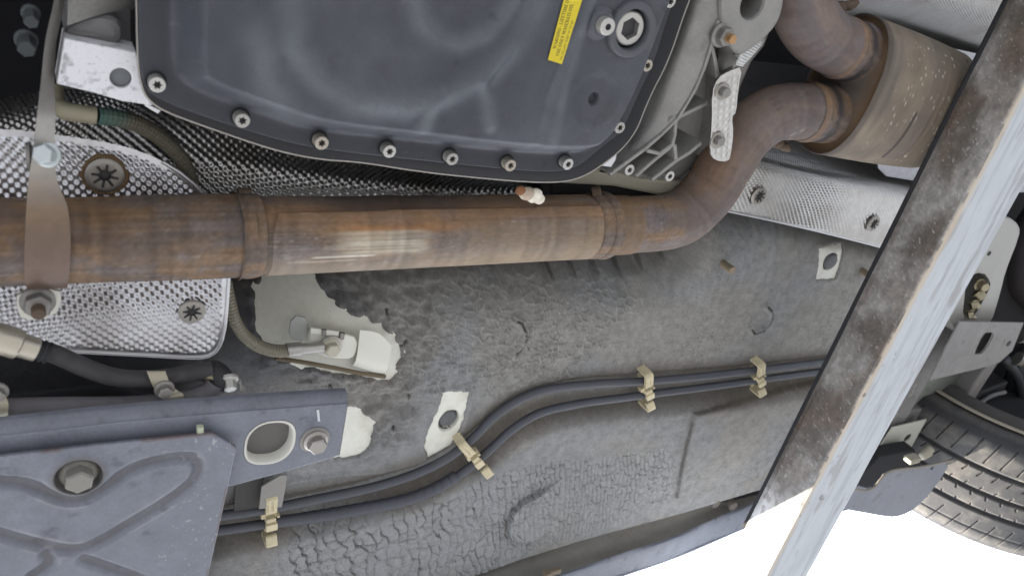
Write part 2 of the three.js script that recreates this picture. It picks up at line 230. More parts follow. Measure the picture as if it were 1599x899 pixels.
function floorAt(x, z, skin = true, bareToo = true) { // height above the lens, [h, crack, dirt]
  const zt = interp(tunnelEdge, x), dz = z - zt; let h = FLOOR, crack = 0, dirt = 0, crest = 0;
  const s = dz + 0.02, rise = 0.5 * (s + Math.sqrt(s * s + 0.0006)) - 0.5 * (-0.3 + Math.sqrt(0.09 + 0.0006)) * 0;
  h += Math.min(0.2, rise * 1.5 - 0.002);
  if (dz > -0.005 && dz < 0.12) for (const [rx, rz, k] of ribs) { const d = x - rx - (z - rz) * k; if (Math.abs(d) < 0.03) { h += 0.011 * sstep(-0.002, 0.012, dz) * (d < 0 ? sstep(-0.03, 0, d) : 1 - sstep(0, 0.003, d)); crack = Math.max(crack, 0.5 * sstep(0.0, 0.01, dz) * (1 - sstep(0.001, 0.003, Math.abs(d - 0.001)))); } }
  h += 0.09 * sstep(0.16, 0.06, x) * sstep(-0.63, -0.60, z);                                // the hollow behind the chassis rail
  const dc = z - interp(channel, x), ad = dline(x, z, channel), up = dc > 0;
  const ch = up ? 1 - sstep(0.014, 0.026, ad) : 1 - sstep(0.018, 0.055, ad); h += 0.021 * ch;
  if (!up) h -= 0.007 * sstep(0.03, 0.06, ad);
  dirt += 0.9 * (up ? (1 - sstep(0.02, 0.05, ad)) : sstep(0.008, 0.02, ad) * (1 - sstep(0.03, 0.075, ad)));
  const pl = sd(x, z, plateau); h -= 0.006 * sstep(-0.0015, 0.0025, pl); dirt += 0.7 * Math.exp(-Math.pow(pl / 0.006, 2)) * fbm(x * 40, z * 40); { const e = pl + 0.003 * (fbm(x * 110, z * 110, 15) - 0.5); if (x < plateau[5][0] + 0.06) crack = Math.max(crack, 0.75 * (1 - sstep(0.0005, 0.0022, Math.abs(e))) * sstep(0.3, 0.5, fbm(x * 40, z * 40, 15))); }
  const ov = dline(x, z, oval); if (ov < 0.05) { const side = inside(x, z, [...oval, [oval[0][0] + 0.15, oval[0][1] - 0.02], [oval[oval.length - 1][0] + 0.15, oval[oval.length - 1][1] - 0.02]]); const fade = sstep(0.0, 0.05, Math.hypot(x - oval[0][0], z - oval[0][1])); h += fade * (side ? -0.0055 * Math.exp(-ov / 0.03) : 0.004 * Math.exp(-ov / 0.016)); dirt += side ? 0 : 1.1 * Math.exp(-ov / 0.012); }
  for (const a of arcs) { const d = dline(x, z, a); h -= 0.003 * Math.exp(-Math.pow((d - 0.003) / 0.003, 2)); const br = sstep(0.35, 0.55, noise(x * 130, z * 130, 6)); if (d < 0.0018) { crack = Math.max(crack, 0.85 * br); h += 0.002 * br; } }
  for (const [cx, cz] of ringC) { const d = Math.abs(Math.hypot(x - cx, z - cz) - 0.021); if (d < 0.012) h -= 0.0012 * Math.exp(-Math.pow(d / 0.0035, 2)); }
  const lp = dline(x, z, lip); h -= 0.003 * Math.exp(-Math.pow(lp / 0.004, 2));
  const pe = dline(x, z, panelEdge); h -= 0.004 * Math.exp(-Math.pow(pe / 0.006, 2)) * fbm(x * 60, z * 60, 3);
  let bare = 0; for (const p of bareToo ? patches : []) { if (Math.abs(x - p[0][0]) > 0.3 || Math.abs(z - p[0][1]) > 0.3) continue; const d = sd(x, z, p) + 0.004 * (fbm(x * 150, z * 150, 8) - 0.5); bare = Math.max(bare, sstep(-0.0005, 0.0015, d)); h -= 0.0025 * Math.exp(-Math.pow((d + 0.004) / 0.004, 2)); }
  if (skin) {
    const [q, u, l] = zone(x, z), flat = 1 - bare;
    const wx = x + 0.006 * (noise(x * 60, z * 60, 2) - 0.5), wz = z + 0.006 * (noise(x * 60, z * 60, 5) - 0.5);
    if (q > 0.01) { // long wavy cracks across the car, broken into plates
      const pit = lerp(0.0165, 0.0105, sstep(0.35, 0.85, x)), A = (x * 0.955 + z * 0.30) / pit + 1.5 * (fbm(x * 22, z * 22, 2, 3) - 0.5) + 0.6 * (noise(x * 90, z * 90, 5) - 0.5), col = Math.floor(A), fa = A - col, B = (-x * 0.30 + z * 0.955) / (0.017 + 0.012 * h3(col, 3, 1)) + 5 * h3(col, 1, 2) + 0.8 * (noise(x * 80, z * 80, 8) - 0.5), row = Math.floor(B), fb = B - row, id = h3(col, row, 5);
      const ka = 1 - sstep(0, 0.11, Math.min(fa, 1 - fa)), kb = (1 - sstep(0, 0.12, Math.min(fb, 1 - fb))) * (h3(col, row, 9) > 0.35 ? 0.8 : 0.1), pres = sstep(0.28, 0.5, noise(x * 45 + 9, z * 30, 3)), m = q * lerp(0.55, 1, fbm(x * 18, z * 18, 4)), k = Math.max(ka * lerp(0.25, 1, pres), kb);
      h += flat * m * (0.0026 * k - 0.0034 * (fa - 0.5) - 0.0014 * (id - 0.5) - 0.0010 * Math.sin(Math.PI * fa) * Math.sin(Math.PI * fb)); crack = Math.max(crack, 1.1 * m * sstep(0.45, 0.9, k) * lerp(0.25, 1, pres) * lerp(0.5, 1, fbm(x * 60, z * 60, 12))); dirt += 0.25 * k * q; }
    if (u > 0.01) { const w = worley(wx / 0.0125, wz / 0.0095), w2 = worley(wx / 0.006 + 3, wz / 0.005), e = w[1] - w[0], rd = (1 - sstep(0, 0.22, e)) * sstep(0.3, 0.55, noise(x * 70, z * 70, 9)); h += flat * u * (-0.0030 * rd + 0.0024 * (w2[0] - 0.4) * sstep(0.35, 0.6, noise(x * 25, z * 25, 5)) + 0.0018 * (w[2] - 0.5)); crest = Math.max(crest, u * rd); }
    if (l > 0.01) { const n = fbm(x * 55, z * 55, 11, 4), w = worley(wx / 0.017, wz / 0.013); h += flat * l * (0.020 * (n - 0.5) + 0.009 * (w[0] - 0.4)); dirt += 0.35 * l * sstep(0.4, 0.75, fbm(x * 25, z * 25, 6)); const pit = noise(x * 80, z * 80, 13); if (pit > 0.94) { h += 0.01 * (pit - 0.9) * 10 * l * flat; crack = Math.max(crack, l * (pit - 0.9) * 8); } }
    h += flat * (0.0007 * (fbm(x * 220, z * 220, 1, 2) - 0.5) + 0.0016 * (fbm(x * 40, z * 40, 4, 3) - 0.5));
  }
  if (bareToo) for (const c of holeC) if (Math.hypot(x - c.x, z - c.z) < 0.0145) h += 0.02;
  return [h + bare * 0.0035, crack, dirt, bare, crest];
}
const bodyGroup = thing('car_underbody', 'grey textured underside floor of the car with bare pale paint patches, filling the middle', 'car floor', V(0.7, EYE + FLOOR, -0.6));
{
  const x0 = -0.22, x1 = 1.46, z1 = -0.20, nx = 1180, nz = 530, ex = [];
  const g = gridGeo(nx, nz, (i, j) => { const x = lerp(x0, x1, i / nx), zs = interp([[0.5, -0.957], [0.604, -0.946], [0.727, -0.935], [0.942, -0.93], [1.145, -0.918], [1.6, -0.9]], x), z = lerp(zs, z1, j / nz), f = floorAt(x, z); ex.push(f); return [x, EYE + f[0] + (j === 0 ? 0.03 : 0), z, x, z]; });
  const c = new Float32Array(ex.length * 3), p = g.attributes.position;
  for (let i = 0; i < ex.length; i++) {
    const x = p.getX(i), z = p.getZ(i), [, crack, dirt, , crest] = ex[i], big = fbm(x * 9, z * 9, 2), fine = fbm(x * 120, z * 120, 7, 3);
    let q = mix3([0.256, 0.262, 0.264], [0.276, 0.268, 0.248], sstep(0.35, 0.65, big)); q = q.map(v => v * lerp(0.72, 1.22, fine));
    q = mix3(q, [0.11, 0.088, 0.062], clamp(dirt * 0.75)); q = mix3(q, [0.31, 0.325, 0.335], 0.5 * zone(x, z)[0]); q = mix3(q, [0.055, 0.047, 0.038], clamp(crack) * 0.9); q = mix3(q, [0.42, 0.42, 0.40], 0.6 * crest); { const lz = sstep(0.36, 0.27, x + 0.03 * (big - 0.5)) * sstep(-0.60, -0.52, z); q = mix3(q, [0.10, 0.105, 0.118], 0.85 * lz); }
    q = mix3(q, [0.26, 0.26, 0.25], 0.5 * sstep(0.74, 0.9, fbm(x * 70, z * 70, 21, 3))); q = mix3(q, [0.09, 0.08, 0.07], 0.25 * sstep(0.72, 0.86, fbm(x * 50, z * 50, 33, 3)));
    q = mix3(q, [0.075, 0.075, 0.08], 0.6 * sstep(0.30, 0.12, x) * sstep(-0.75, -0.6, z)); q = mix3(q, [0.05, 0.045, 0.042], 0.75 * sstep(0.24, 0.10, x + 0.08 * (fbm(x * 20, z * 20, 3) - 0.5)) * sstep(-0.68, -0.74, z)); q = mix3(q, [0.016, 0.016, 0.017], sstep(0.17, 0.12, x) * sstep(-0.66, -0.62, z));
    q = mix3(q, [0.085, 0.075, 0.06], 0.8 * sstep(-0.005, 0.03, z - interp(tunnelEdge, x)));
    q = mix3(q, [0.02, 0.02, 0.022], sstep(0.05, 0.10, z - interp(tunnelEdge, x)));  // deeper tunnel darkened in the colour to stand for its shade
    c.set(q, i * 3);
  }
  g.setAttribute('color', new THREE.BufferAttribute(c, 3));
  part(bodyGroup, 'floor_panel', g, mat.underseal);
  // bare patches of body paint where the underseal was masked off
  const pale = (x, y, z) => mix3([0.74, 0.74, 0.66], [0.6, 0.58, 0.49], sstep(0.45, 0.8, fbm(x * 60, z * 60, 3)) * 0.6).map(v => v * lerp(0.93, 1.04, fbm(x * 300, z * 300, 5, 2)));
  const names = ['large bare cream paint patch around the earth point', 'bare cream paint patch with a grey plug beside the brake lines', 'small bare cream paint patch at the end of the chassis rail', 'small bare cream paint patch with a grey plug near the crossbeam'];
  patches.forEach((p, k) => {
    const c = k === 1 ? [holeC[0].x, holeC[0].z] : k === 3 ? [holeC[1].x, holeC[1].z] : null, big = p.map(q => { const m = p.reduce((s, r) => [s[0] + r[0] / p.length, s[1] + r[1] / p.length], [0, 0]); return [lerp(m[0], q[0], 1.06), lerp(m[1], q[1], 1.06)]; });
    const base = (x, z) => floorAt(x, z, false, false)[0] + 0.0012;
    let g2;
    if (c) { const B = resample(big, 120), R = ringPts(c, 0.0135, 120, 0.0135, Math.atan2(B[0][1] - c[1], B[0][0] - c[0])), cw = Math.sign(B.reduce((s, b, i) => { const d = B[(i + 1) % 120]; return s + (b[0] - c[0]) * (d[1] - c[1]) - (b[1] - c[1]) * (d[0] - c[0]); }, 0)); g2 = gridGeo(14, 120, (i, j) => { const b = B[j % 120], r = R[(cw > 0 ? j : 120 - j) % 120], t = i / 14, x = lerp(r[0], b[0], t), z = lerp(r[1], b[1], t); return [x, EYE + base(lerp(c[0], b[0], 0.02 + 0.98 * t), lerp(c[1], b[1], 0.02 + 0.98 * t)) + (i === 0 ? 0.012 : 0), z, x, z]; }, true); }
    else g2 = radialSheet(big, 50, 200, (x, z) => base(x, z), { skirt: 0 });
    part(bodyGroup, 'bare_paint_patch', paint(g2, pale), mat.white, names[k]);
  });
  for (const c of holeC) { const g3 = lathe([[0.0001, -0.004], [0.0105, -0.0035], [0.0125, -0.001], [0.0136, 0.003], [0.0136, 0.012]], 32); place(bodyGroup, 'plug', g3, M('grey plug', { color: lin(0.11, 0.115, 0.12), roughness: 0.6 }), V(c.x, EYE + FLOOR + 0.006, c.z)); }
  // weld studs
  for (const [px, py] of [[1133, 414], [1350, 425]]) { const p = P(px, py, FLOOR); part(bodyGroup, 'stud', sweep([V(p.x, EYE + FLOOR + 0.01, p.z), V(p.x, EYE + FLOOR - 0.016, p.z)], s => 0.0055 + 0.0005 * Math.sin(s * 4000) , 40, 16, { cap: true }), M('dusty stud', { color: lin(0.28, 0.23, 0.16), roughness: 0.7, metalness: 0.2 })); }
  // the dark shell above and around: closes the body so that no sky shows through it
  part(bodyGroup, 'body_shell', [box(3.4, 0.06, 2.2, 1.0, EYE + 1.06, 0.12, 0.01), box(0.05, 0.5, 2.2, -0.72, EYE + 0.84, 0.1, 0.01), box(0.05, 0.5, 2.2, 2.7, EYE + 0.84, 0.1, 0.01), box(3.3, 0.06, 0.9, 1.0, EYE + 0.80, 0.72, 0.01), box(3.4, 0.42, 0.04, 1.0, EYE + 0.9, 1.18, 0.01), box(3.4, 0.3, 0.04, 1.0, EYE + 0.93, -0.975, 0.01), box(0.36, 0.06, 0.80, -0.54, EYE + 0.80, -0.55, 0.01), box(1.5, 0.32, 0.02, 1.98, EYE + 0.925, -1.06, 0.008), box(1.5, 0.04, 0.12, 1.98, EYE + 1.06, -1.02, 0.008)], mat.dark);
}

// the sill along the near edge: a hollow dark moulding and the painted seam flange hanging from it
{
  const top = [[600, 930], [700, 899], [792, 875], [898, 841], [1000, 815], [1060, 797], [1195, 757], [1330, 715]].map(([a, b]) => P(a, b, 0.757)); top.unshift(V(-0.4, EYE + 0.757, -0.952), V(0.1, EYE + 0.757, -0.952));
  const flTop = [[660, 960], [760, 930], [889, 892], [1000, 856], [1060, 835], [1178, 785], [1300, 735]].map(([a, b]) => PZ(a, b, -0.958)); flTop.unshift(V(-0.4, flTop[0].y, -0.958), V(0.1, flTop[0].y, -0.958)); const flUp = flTop.map(p => V(p.x, p.y + 0.002, p.z));
  const flBot = [[660, 1000], [780, 960], [977, 897], [1060, 868], [1163, 824], [1290, 770]].map(([a, b]) => PZ(a, b, -0.985)); flBot.unshift(V(-0.4, flBot[0].y, -0.985), V(0.1, flBot[0].y, -0.985));
  const sill = thing('sill', 'dark curved sill moulding with a blue grey seam flange below the floor', 'sill', flTop[5].clone());
  const mid0 = top.map(p => V(p.x, p.y + 0.008, p.z - 0.005)), mid = top.map((p, i) => { const q = flTop[Math.min(i, flTop.length - 1)]; return V(p.x, p.y + 0.022, p.z - 0.011); });
  
  part(sill, 'sill_moulding', paint(loft([top.map(p => V(p.x, p.y - 0.001, p.z + 0.004)), top, mid0, mid, flTop.map(p => V(p.x, p.y + 0.030, -0.962)), flTop.map(p => V(p.x, p.y - 0.001, -0.9612))], 240, 40), (x, y, z) => mix3([0.30, 0.30, 0.285], [0.27, 0.25, 0.21], fbm(x * 20, y * 80, z * 50))), mat.grey);
  const edge = flBot.map(p => V(p.x, p.y, p.z));
  part(sill, 'seam_flange', paint(loft([flUp, flTop.map(p => V(p.x, p.y - 0.003, p.z)), edge], 200, 20, u => 0.0012 * Math.sin(u * 30)), (x, y, z) => mix3([0.32, 0.355, 0.44], [0.36, 0.39, 0.46], fbm(x * 30, y * 30)).map(v => v * lerp(0.9, 1.05, fbm(x * 200, y * 200)))), mat.blue);
  part(sill, 'flange_hem', sweep(edge, 0.0018, 160, 10), M('seam edge', { color: lin(0.26, 0.29, 0.35), roughness: 0.5 }));
  for (const [px, py] of [[1125, 793], [1152, 797]]) { const p = P(px, py, 0.742); place(sill, 'drain_plug', lathe([[0.0001, -0.003], [0.008, -0.0025], [0.0095, 0], [0.0095, 0.01]], 24), M('dusty plug', { color: lin(0.10, 0.09, 0.08), roughness: 0.7 }), p.add(V(0, 0.012, 0))); }
  const cl = P(862, 893, 0.715); place(sill, 'retaining_clip', merge([box(0.03, 0.008, 0.010, 0, 0, 0, 0.002), box(0.010, 0.012, 0.012, -0.012, -0.003, 0.002, 0.002)]), M('brown clip', { color: lin(0.16, 0.13, 0.09), roughness: 0.7 }), cl);
}

// ---------------------------------------------------------------- gearbox casing behind the pan, dark engine bay
{
  const c = thing('gearbox_casing', 'bright cast gearbox casing corner with grey plug left of the oil pan', 'gearbox casing', P(150, 60, 0.66));
  const H = 0.648;
  const face = XZ([[100, 60], [212, 82], [224, 120], [238, 165], [190, 158], [150, 146], [88, 131]], H);
  const hole = ringPts((p => [p.x, p.z])(P(188, 122, H)), 0.0072, 26);
  part(c, 'machined_face', slab(face, H, 0.03, 0.001, [hole]), mat.castWhite);
  place(c, 'plug', lathe([[0.0001, -0.001], [0.0066, -0.001], [0.0071, 0.001], [0.0071, 0.02]], 26), M('grey plug', { color: lin(0.13, 0.14, 0.15), roughness: 0.5 }), P(188, 122, H).add(V(0, 0.004, 0)));
  const b1 = [[112, -60], [106, 0], [104, 40]].map(([a, b]) => P(a, b, 0.652)), b2 = [[160, -60], [160, 0], [158, 22]].map(([a, b]) => P(a, b, 0.665)), b3 = [[205, -60], [203, 0], [196, 15]].map(([a, b]) => P(a, b, 0.682)), b4 = [[235, -60], [225, 0], [215, 18]].map(([a, b]) => P(a, b, 0.715));
  part(c, 'cast_web', loft([b1, b2, b3, b4], 30, 30), mat.cast);
  part(c, 'cast_boss', [slab(chaikin(XZ([[101, 42], [150, 22], [192, 34], [192, 74], [150, 66], [100, 58]], 0.662), 2), 0.662, 0.06, 0.006), slab(XZ([[104, 0], [225, 0], [222, 82], [104, 58]], 0.70), 0.70, 0.05, 0.002)], M('sooty casting', { color: lin(0.16, 0.155, 0.155), roughness: 0.6, metalness: 0.2, bumpMap: grain, bumpScale: 0.0006 }));
  part(c, 'casing_body', [box(0.46, 0.26, 0.32, 0.30, EYE + 0.82, -0.06, 0.02)], mat.dark);
  const lugs = XZ([[222, 158], [252, 172], [246, 178], [226, 166]], 0.655); part(c, 'lug', slab(lugs, 0.655, 0.02, 0.001), mat.aluPlain);
  const cn = XZ([[931, 258], [968, 219], [962, 250], [955, 261]], 0.662); part(c, 'corner_lug', slab(cn, 0.662, 0.02, 0.001), mat.aluPlain);
}
{
  const e = thing('engine_underside', 'dark shadowed engine underside with two pale bolts at the top left corner', 'engine', P(0, 100, 0.78));
  part(e, 'sump', [box(0.36, 0.2, 0.42, -0.20, EYE + 0.87, -0.02, 0.015), box(0.10, 0.03, 0.06, -0.05, EYE + 0.755, -0.12, 0.006), box(0.012, 0.02, 0.4, -0.03, EYE + 0.75, -0.02, 0.004)], M('oily casting', { color: lin(0.02, 0.021, 0.026), roughness: 0.45 }));
  for (const [px, py, s] of [[40, 62, 1], [47, 20, 0.8]]) place(e, 'bolt', hexGeo(0.0068 * s, 0.016, 0.0085 * s), M('pale bolt', { color: lin(0.075, 0.085, 0.085), roughness: 0.7, metalness: 0.2 }), P(px, py, 0.745), new THREE.Quaternion().setFromEuler(new THREE.Euler(0.2, 0.3, 0)));
}

// ---------------------------------------------------------------- heat shields
const dimple = (p, a, rot = 0.78) => { const c = Math.cos(rot), s = Math.sin(rot), k = Math.PI / p; return (u, v) => { const A = u * c + v * s, B = -u * s + v * c, m = Math.sin(A * k) * Math.sin(B * k); return a * m; }; };
const aluTone = (base, dirt) => (x, y, z) => { const n = fbm(x * 22, z * 22, 4), f = fbm(x * 160, z * 160, 6, 3); return mix3(base, [0.20, 0.16, 0.11], dirt * sstep(0.5, 0.75, n)).map(v => v * lerp(0.85, 1.08, f)); };
// petal nut pressed on a heat shield stud
function petalNut(parent, p, r, tilt, dusty) {
  const n = new THREE.Mesh(lathe([[r * 0.30, -0.0005], [r * 0.72, -0.0018], [r * 0.96, -0.0006], [r, 0.0012]], 36), mat.steel); n.name = 'petal_washer'; n.position.copy(p).sub(worldOf(parent)); if (tilt) n.quaternion.copy(tilt); n.castShadow = n.receiveShadow = true; parent.add(n);
  const slots = []; for (let k = 0; k < 8; k++) { const a = k / 8 * Math.PI * 2 + 0.2, g = box(r * 0.42, 0.0012, r * 0.13, r * 0.46, -0.0016, 0, 0.0003); g.rotateY(a); slots.push(g); }
  slots.push(lathe([[0.0001, -0.0012], [r * 0.26, -0.0012], [r * 0.3, 0.002]], 16));
  const s = new THREE.Mesh(merge(slots), mat.socket); s.name = 'slots'; n.add(s);
  if (dusty) { const t = new THREE.Mesh(gridGeo(60, 4, (i, j) => { const a = i / 60 * Math.PI * 2, q = r * (0.98 + j / 4 * (0.06 + 0.28 * fbm(Math.cos(a) * 3 + 5, Math.sin(a) * 3, 4))), y = [0.0002, -0.0008, -0.001, -0.0004, 0.0014][j]; return [q * Math.cos(a), y, q * Math.sin(a), 0, 0]; }), M('dried mud', { color: lin(0.12, 0.075, 0.035), roughness: 0.9 })); t.name = 'mud_ring'; n.add(t); }
}
const creaseA = XZ([[60, 470], [160, 455], [250, 440], [330, 445]], 0.71);
{ // front shield, above and below the exhaust pipe
  const edgeH = (x, z) => { const s = z + 0.44; return 0.705 + 0.010 * sstep(0.0, 0.10, s) + 0.13 * Math.pow(clamp((s - 0.15) / 0.16), 1.6) + 0.012 * sstep(0.03, 0, s) * 0; };
  const out = chaikin([...XZ([[-70, 552], [100, 552], [200, 557], [290, 562], [322, 562], [340, 552], [350, 528], [356, 480], [361, 428]], 0.70), ...XZ([[352, 330]], 0.715), ...XZ([[320, 300], [285, 262], [240, 234], [180, 215]], 0.735), ...XZ([[90, 196], [20, 188], [-50, 186], [-70, 188]], 0.745)], 1);
  const t = thing('heat_shield', 'bright dimpled aluminium heat shield behind the left end of the exhaust pipe', 'heat shield', P(200, 480, 0.71), 'dimpled heat shields');
  const d = dimple(0.0042, 0.0016, 0.06);
  const g = gridSheet(out, 0.00085, (x, z, e) => { return edgeH(x, z) - d(x, z) * sstep(0.003, 0.007, e) + 0.004 * Math.exp(-Math.pow(dline(x, z, creaseA) / 0.012, 2)); });
  part(t, 'shield_sheet', paint(g, aluTone([0.66, 0.66, 0.68], 0.35)), mat.alu);
  const hem = resample(out, 300).slice(0, 165).map(([x, z]) => V(x, EYE + edgeH(x, z) - 0.0004, z)); part(t, 'rolled_hem', sweep(hem, 0.0019, 260, 8), mat.aluPlain);
  for (const [a, b, q, dirtRing] of [[163, 274, 0.0155, true], [299, 487, 0.0125, false]]) { let h = 0.71, p; for (let k = 0; k < 8; k++) { p = P(a, b, h); h = edgeH(p.x, p.z) - 0.0012; } petalNut(t, P(a, b, h), q, null, dirtRing); }
}
{ // tunnel shield behind the oil pan
  const t = thing('heat_shield', 'dark dimpled heat shield between the oil pan and the exhaust pipe', 'heat shield', P(560, 260, 0.76), 'dimpled heat shields');
  const r0 = [[-90, 330], [60, 330], [300, 345], [500, 335], [640, 330], [780, 330], [880, 325]].map(([a, b]) => P(a, b, 0.735)), r1 = [[-90, 262], [70, 265], [300, 290], [500, 292], [640, 298], [780, 302], [868, 300]].map(([a, b]) => P(a, b, 0.742));
  const r2 = [[-90, 205], [80, 185], [300, 200], [500, 245], [640, 265], [780, 278], [860, 282]].map(([a, b]) => P(a, b, 0.775)), r3 = [[-90, 175], [80, 140], [300, 110], [500, 170], [640, 210], [780, 240], [850, 255]].map(([a, b]) => P(a, b, 0.85));
  const d = dimple(0.0042, 0.0013, 0.1);
  part(t, 'shield_sheet', paint(loft([r0, r1, r2, r3], 620, 200, (u, v) => d(u, v) + 0.004 * Math.exp(-Math.pow((v - 0.035 - 0.012 * Math.sin(u * 9)) / 0.012, 2))), aluTone([0.55, 0.54, 0.52], 0.5)), mat.alu);
}
{ // rear near-side shield under the muffler
  const t = thing('heat_shield', 'bright dimpled heat shield below the muffler beside the crossbeam', 'heat shield', P(1270, 310, 0.75), 'dimpled heat shields');
  const hEdge = 0.752, r0 = [[1095, 318], [1122, 326], [1200, 343], [1290, 364], [1376, 386], [1470, 412]].map(([a, b]) => P(a, b, hEdge)), r1 = [[1120, 285], [1150, 285], [1220, 305], [1300, 328], [1395, 350], [1490, 375]].map(([a, b]) => P(a, b, hEdge + 0.003));
  const r2 = [[1130, 255], [1172, 258], [1240, 275], [1320, 292], [1412, 312], [1500, 340]].map(([a, b]) => P(a, b, hEdge + 0.008)), r3 = [[1140, 235], [1185, 242], [1250, 258], [1330, 272], [1415, 288], [1510, 318]].map(([a, b]) => P(a, b, hEdge + 0.060)), r4 = [[1150, 190], [1200, 200], [1270, 210], [1350, 230], [1430, 250], [1530, 280]].map(([a, b]) => P(a, b, hEdge + 0.16));
  const d = dimple(0.0040, 0.0009, 0.1);
  const g = loft([r0, r1, r2, r3, r4], 460, 260, (u, v, p, U, W) => d(u, v) * sstep(0.002, 0.005, v) + 0.0008 * (noise(u * 40, v * 90, 3) - 0.5));
  part(t, 'shield_sheet', paint(g, aluTone([0.58, 0.57, 0.55], 0.2)), mat.alu);
  part(t, 'rolled_hem', sweep(r0, 0.0016, 120, 8), mat.aluPlain);
  petalNut(t, P(1186, 306, hEdge - 0.001), 0.013, null, false); petalNut(t, P(1365, 349, hEdge - 0.001), 0.013, null, false);
}
{ // far-side shield above the muffler in the picture
  const t = thing('heat_shield', 'curved woven-look heat shield at the top right behind the muffler', 'heat shield', P(1450, 30, 0.8), 'dimpled heat shields');
  const r0 = [[1290, 40], [1360, 45], [1420, 65], [1500, 95], [1600, 130]].map(([a, b]) => P(a, b, 0.86)), r1 = [[1310, -5], [1380, 10], [1440, 30], [1530, 62], [1630, 95]].map(([a, b]) => P(a, b, 0.80)), r2 = [[1320, -45], [1400, -30], [1460, -10], [1560, 20], [1660, 45]].map(([a, b]) => P(a, b, 0.76)), r3 = [[1330, -110], [1410, -100], [1480, -90], [1580, -60], [1690, -30]].map(([a, b]) => P(a, b, 0.755));
  const d = dimple(0.0040, 0.0009, 0.1);
  part(t, 'shield_sheet', paint(loft([r0, r1, r2, r3], 420, 220, (u, v) => d(u, v)), aluTone([0.40, 0.395, 0.38], 0.3)), mat.alu);
}
{ // flat shield beyond the muffler's rear end
  const t = thing('heat_shield', 'flat pale heat shield just visible at the muffler rear corners', 'heat shield', P(1480, 180, 0.82), 'dimpled heat shields');
  const p = XZ([[1370, 60], [1500, 78], [1640, 110], [1640, 300], [1540, 300], [1385, 275], [1372, 262]], 0.80), d = dimple(0.006, 0.0006, 0.1);
  part(t, 'shield_sheet', paint(radialSheet(p, 60, 300, (x, z) => 0.80 - d(x, z)), aluTone([0.36, 0.36, 0.38], 0.1)), mat.alu);
}

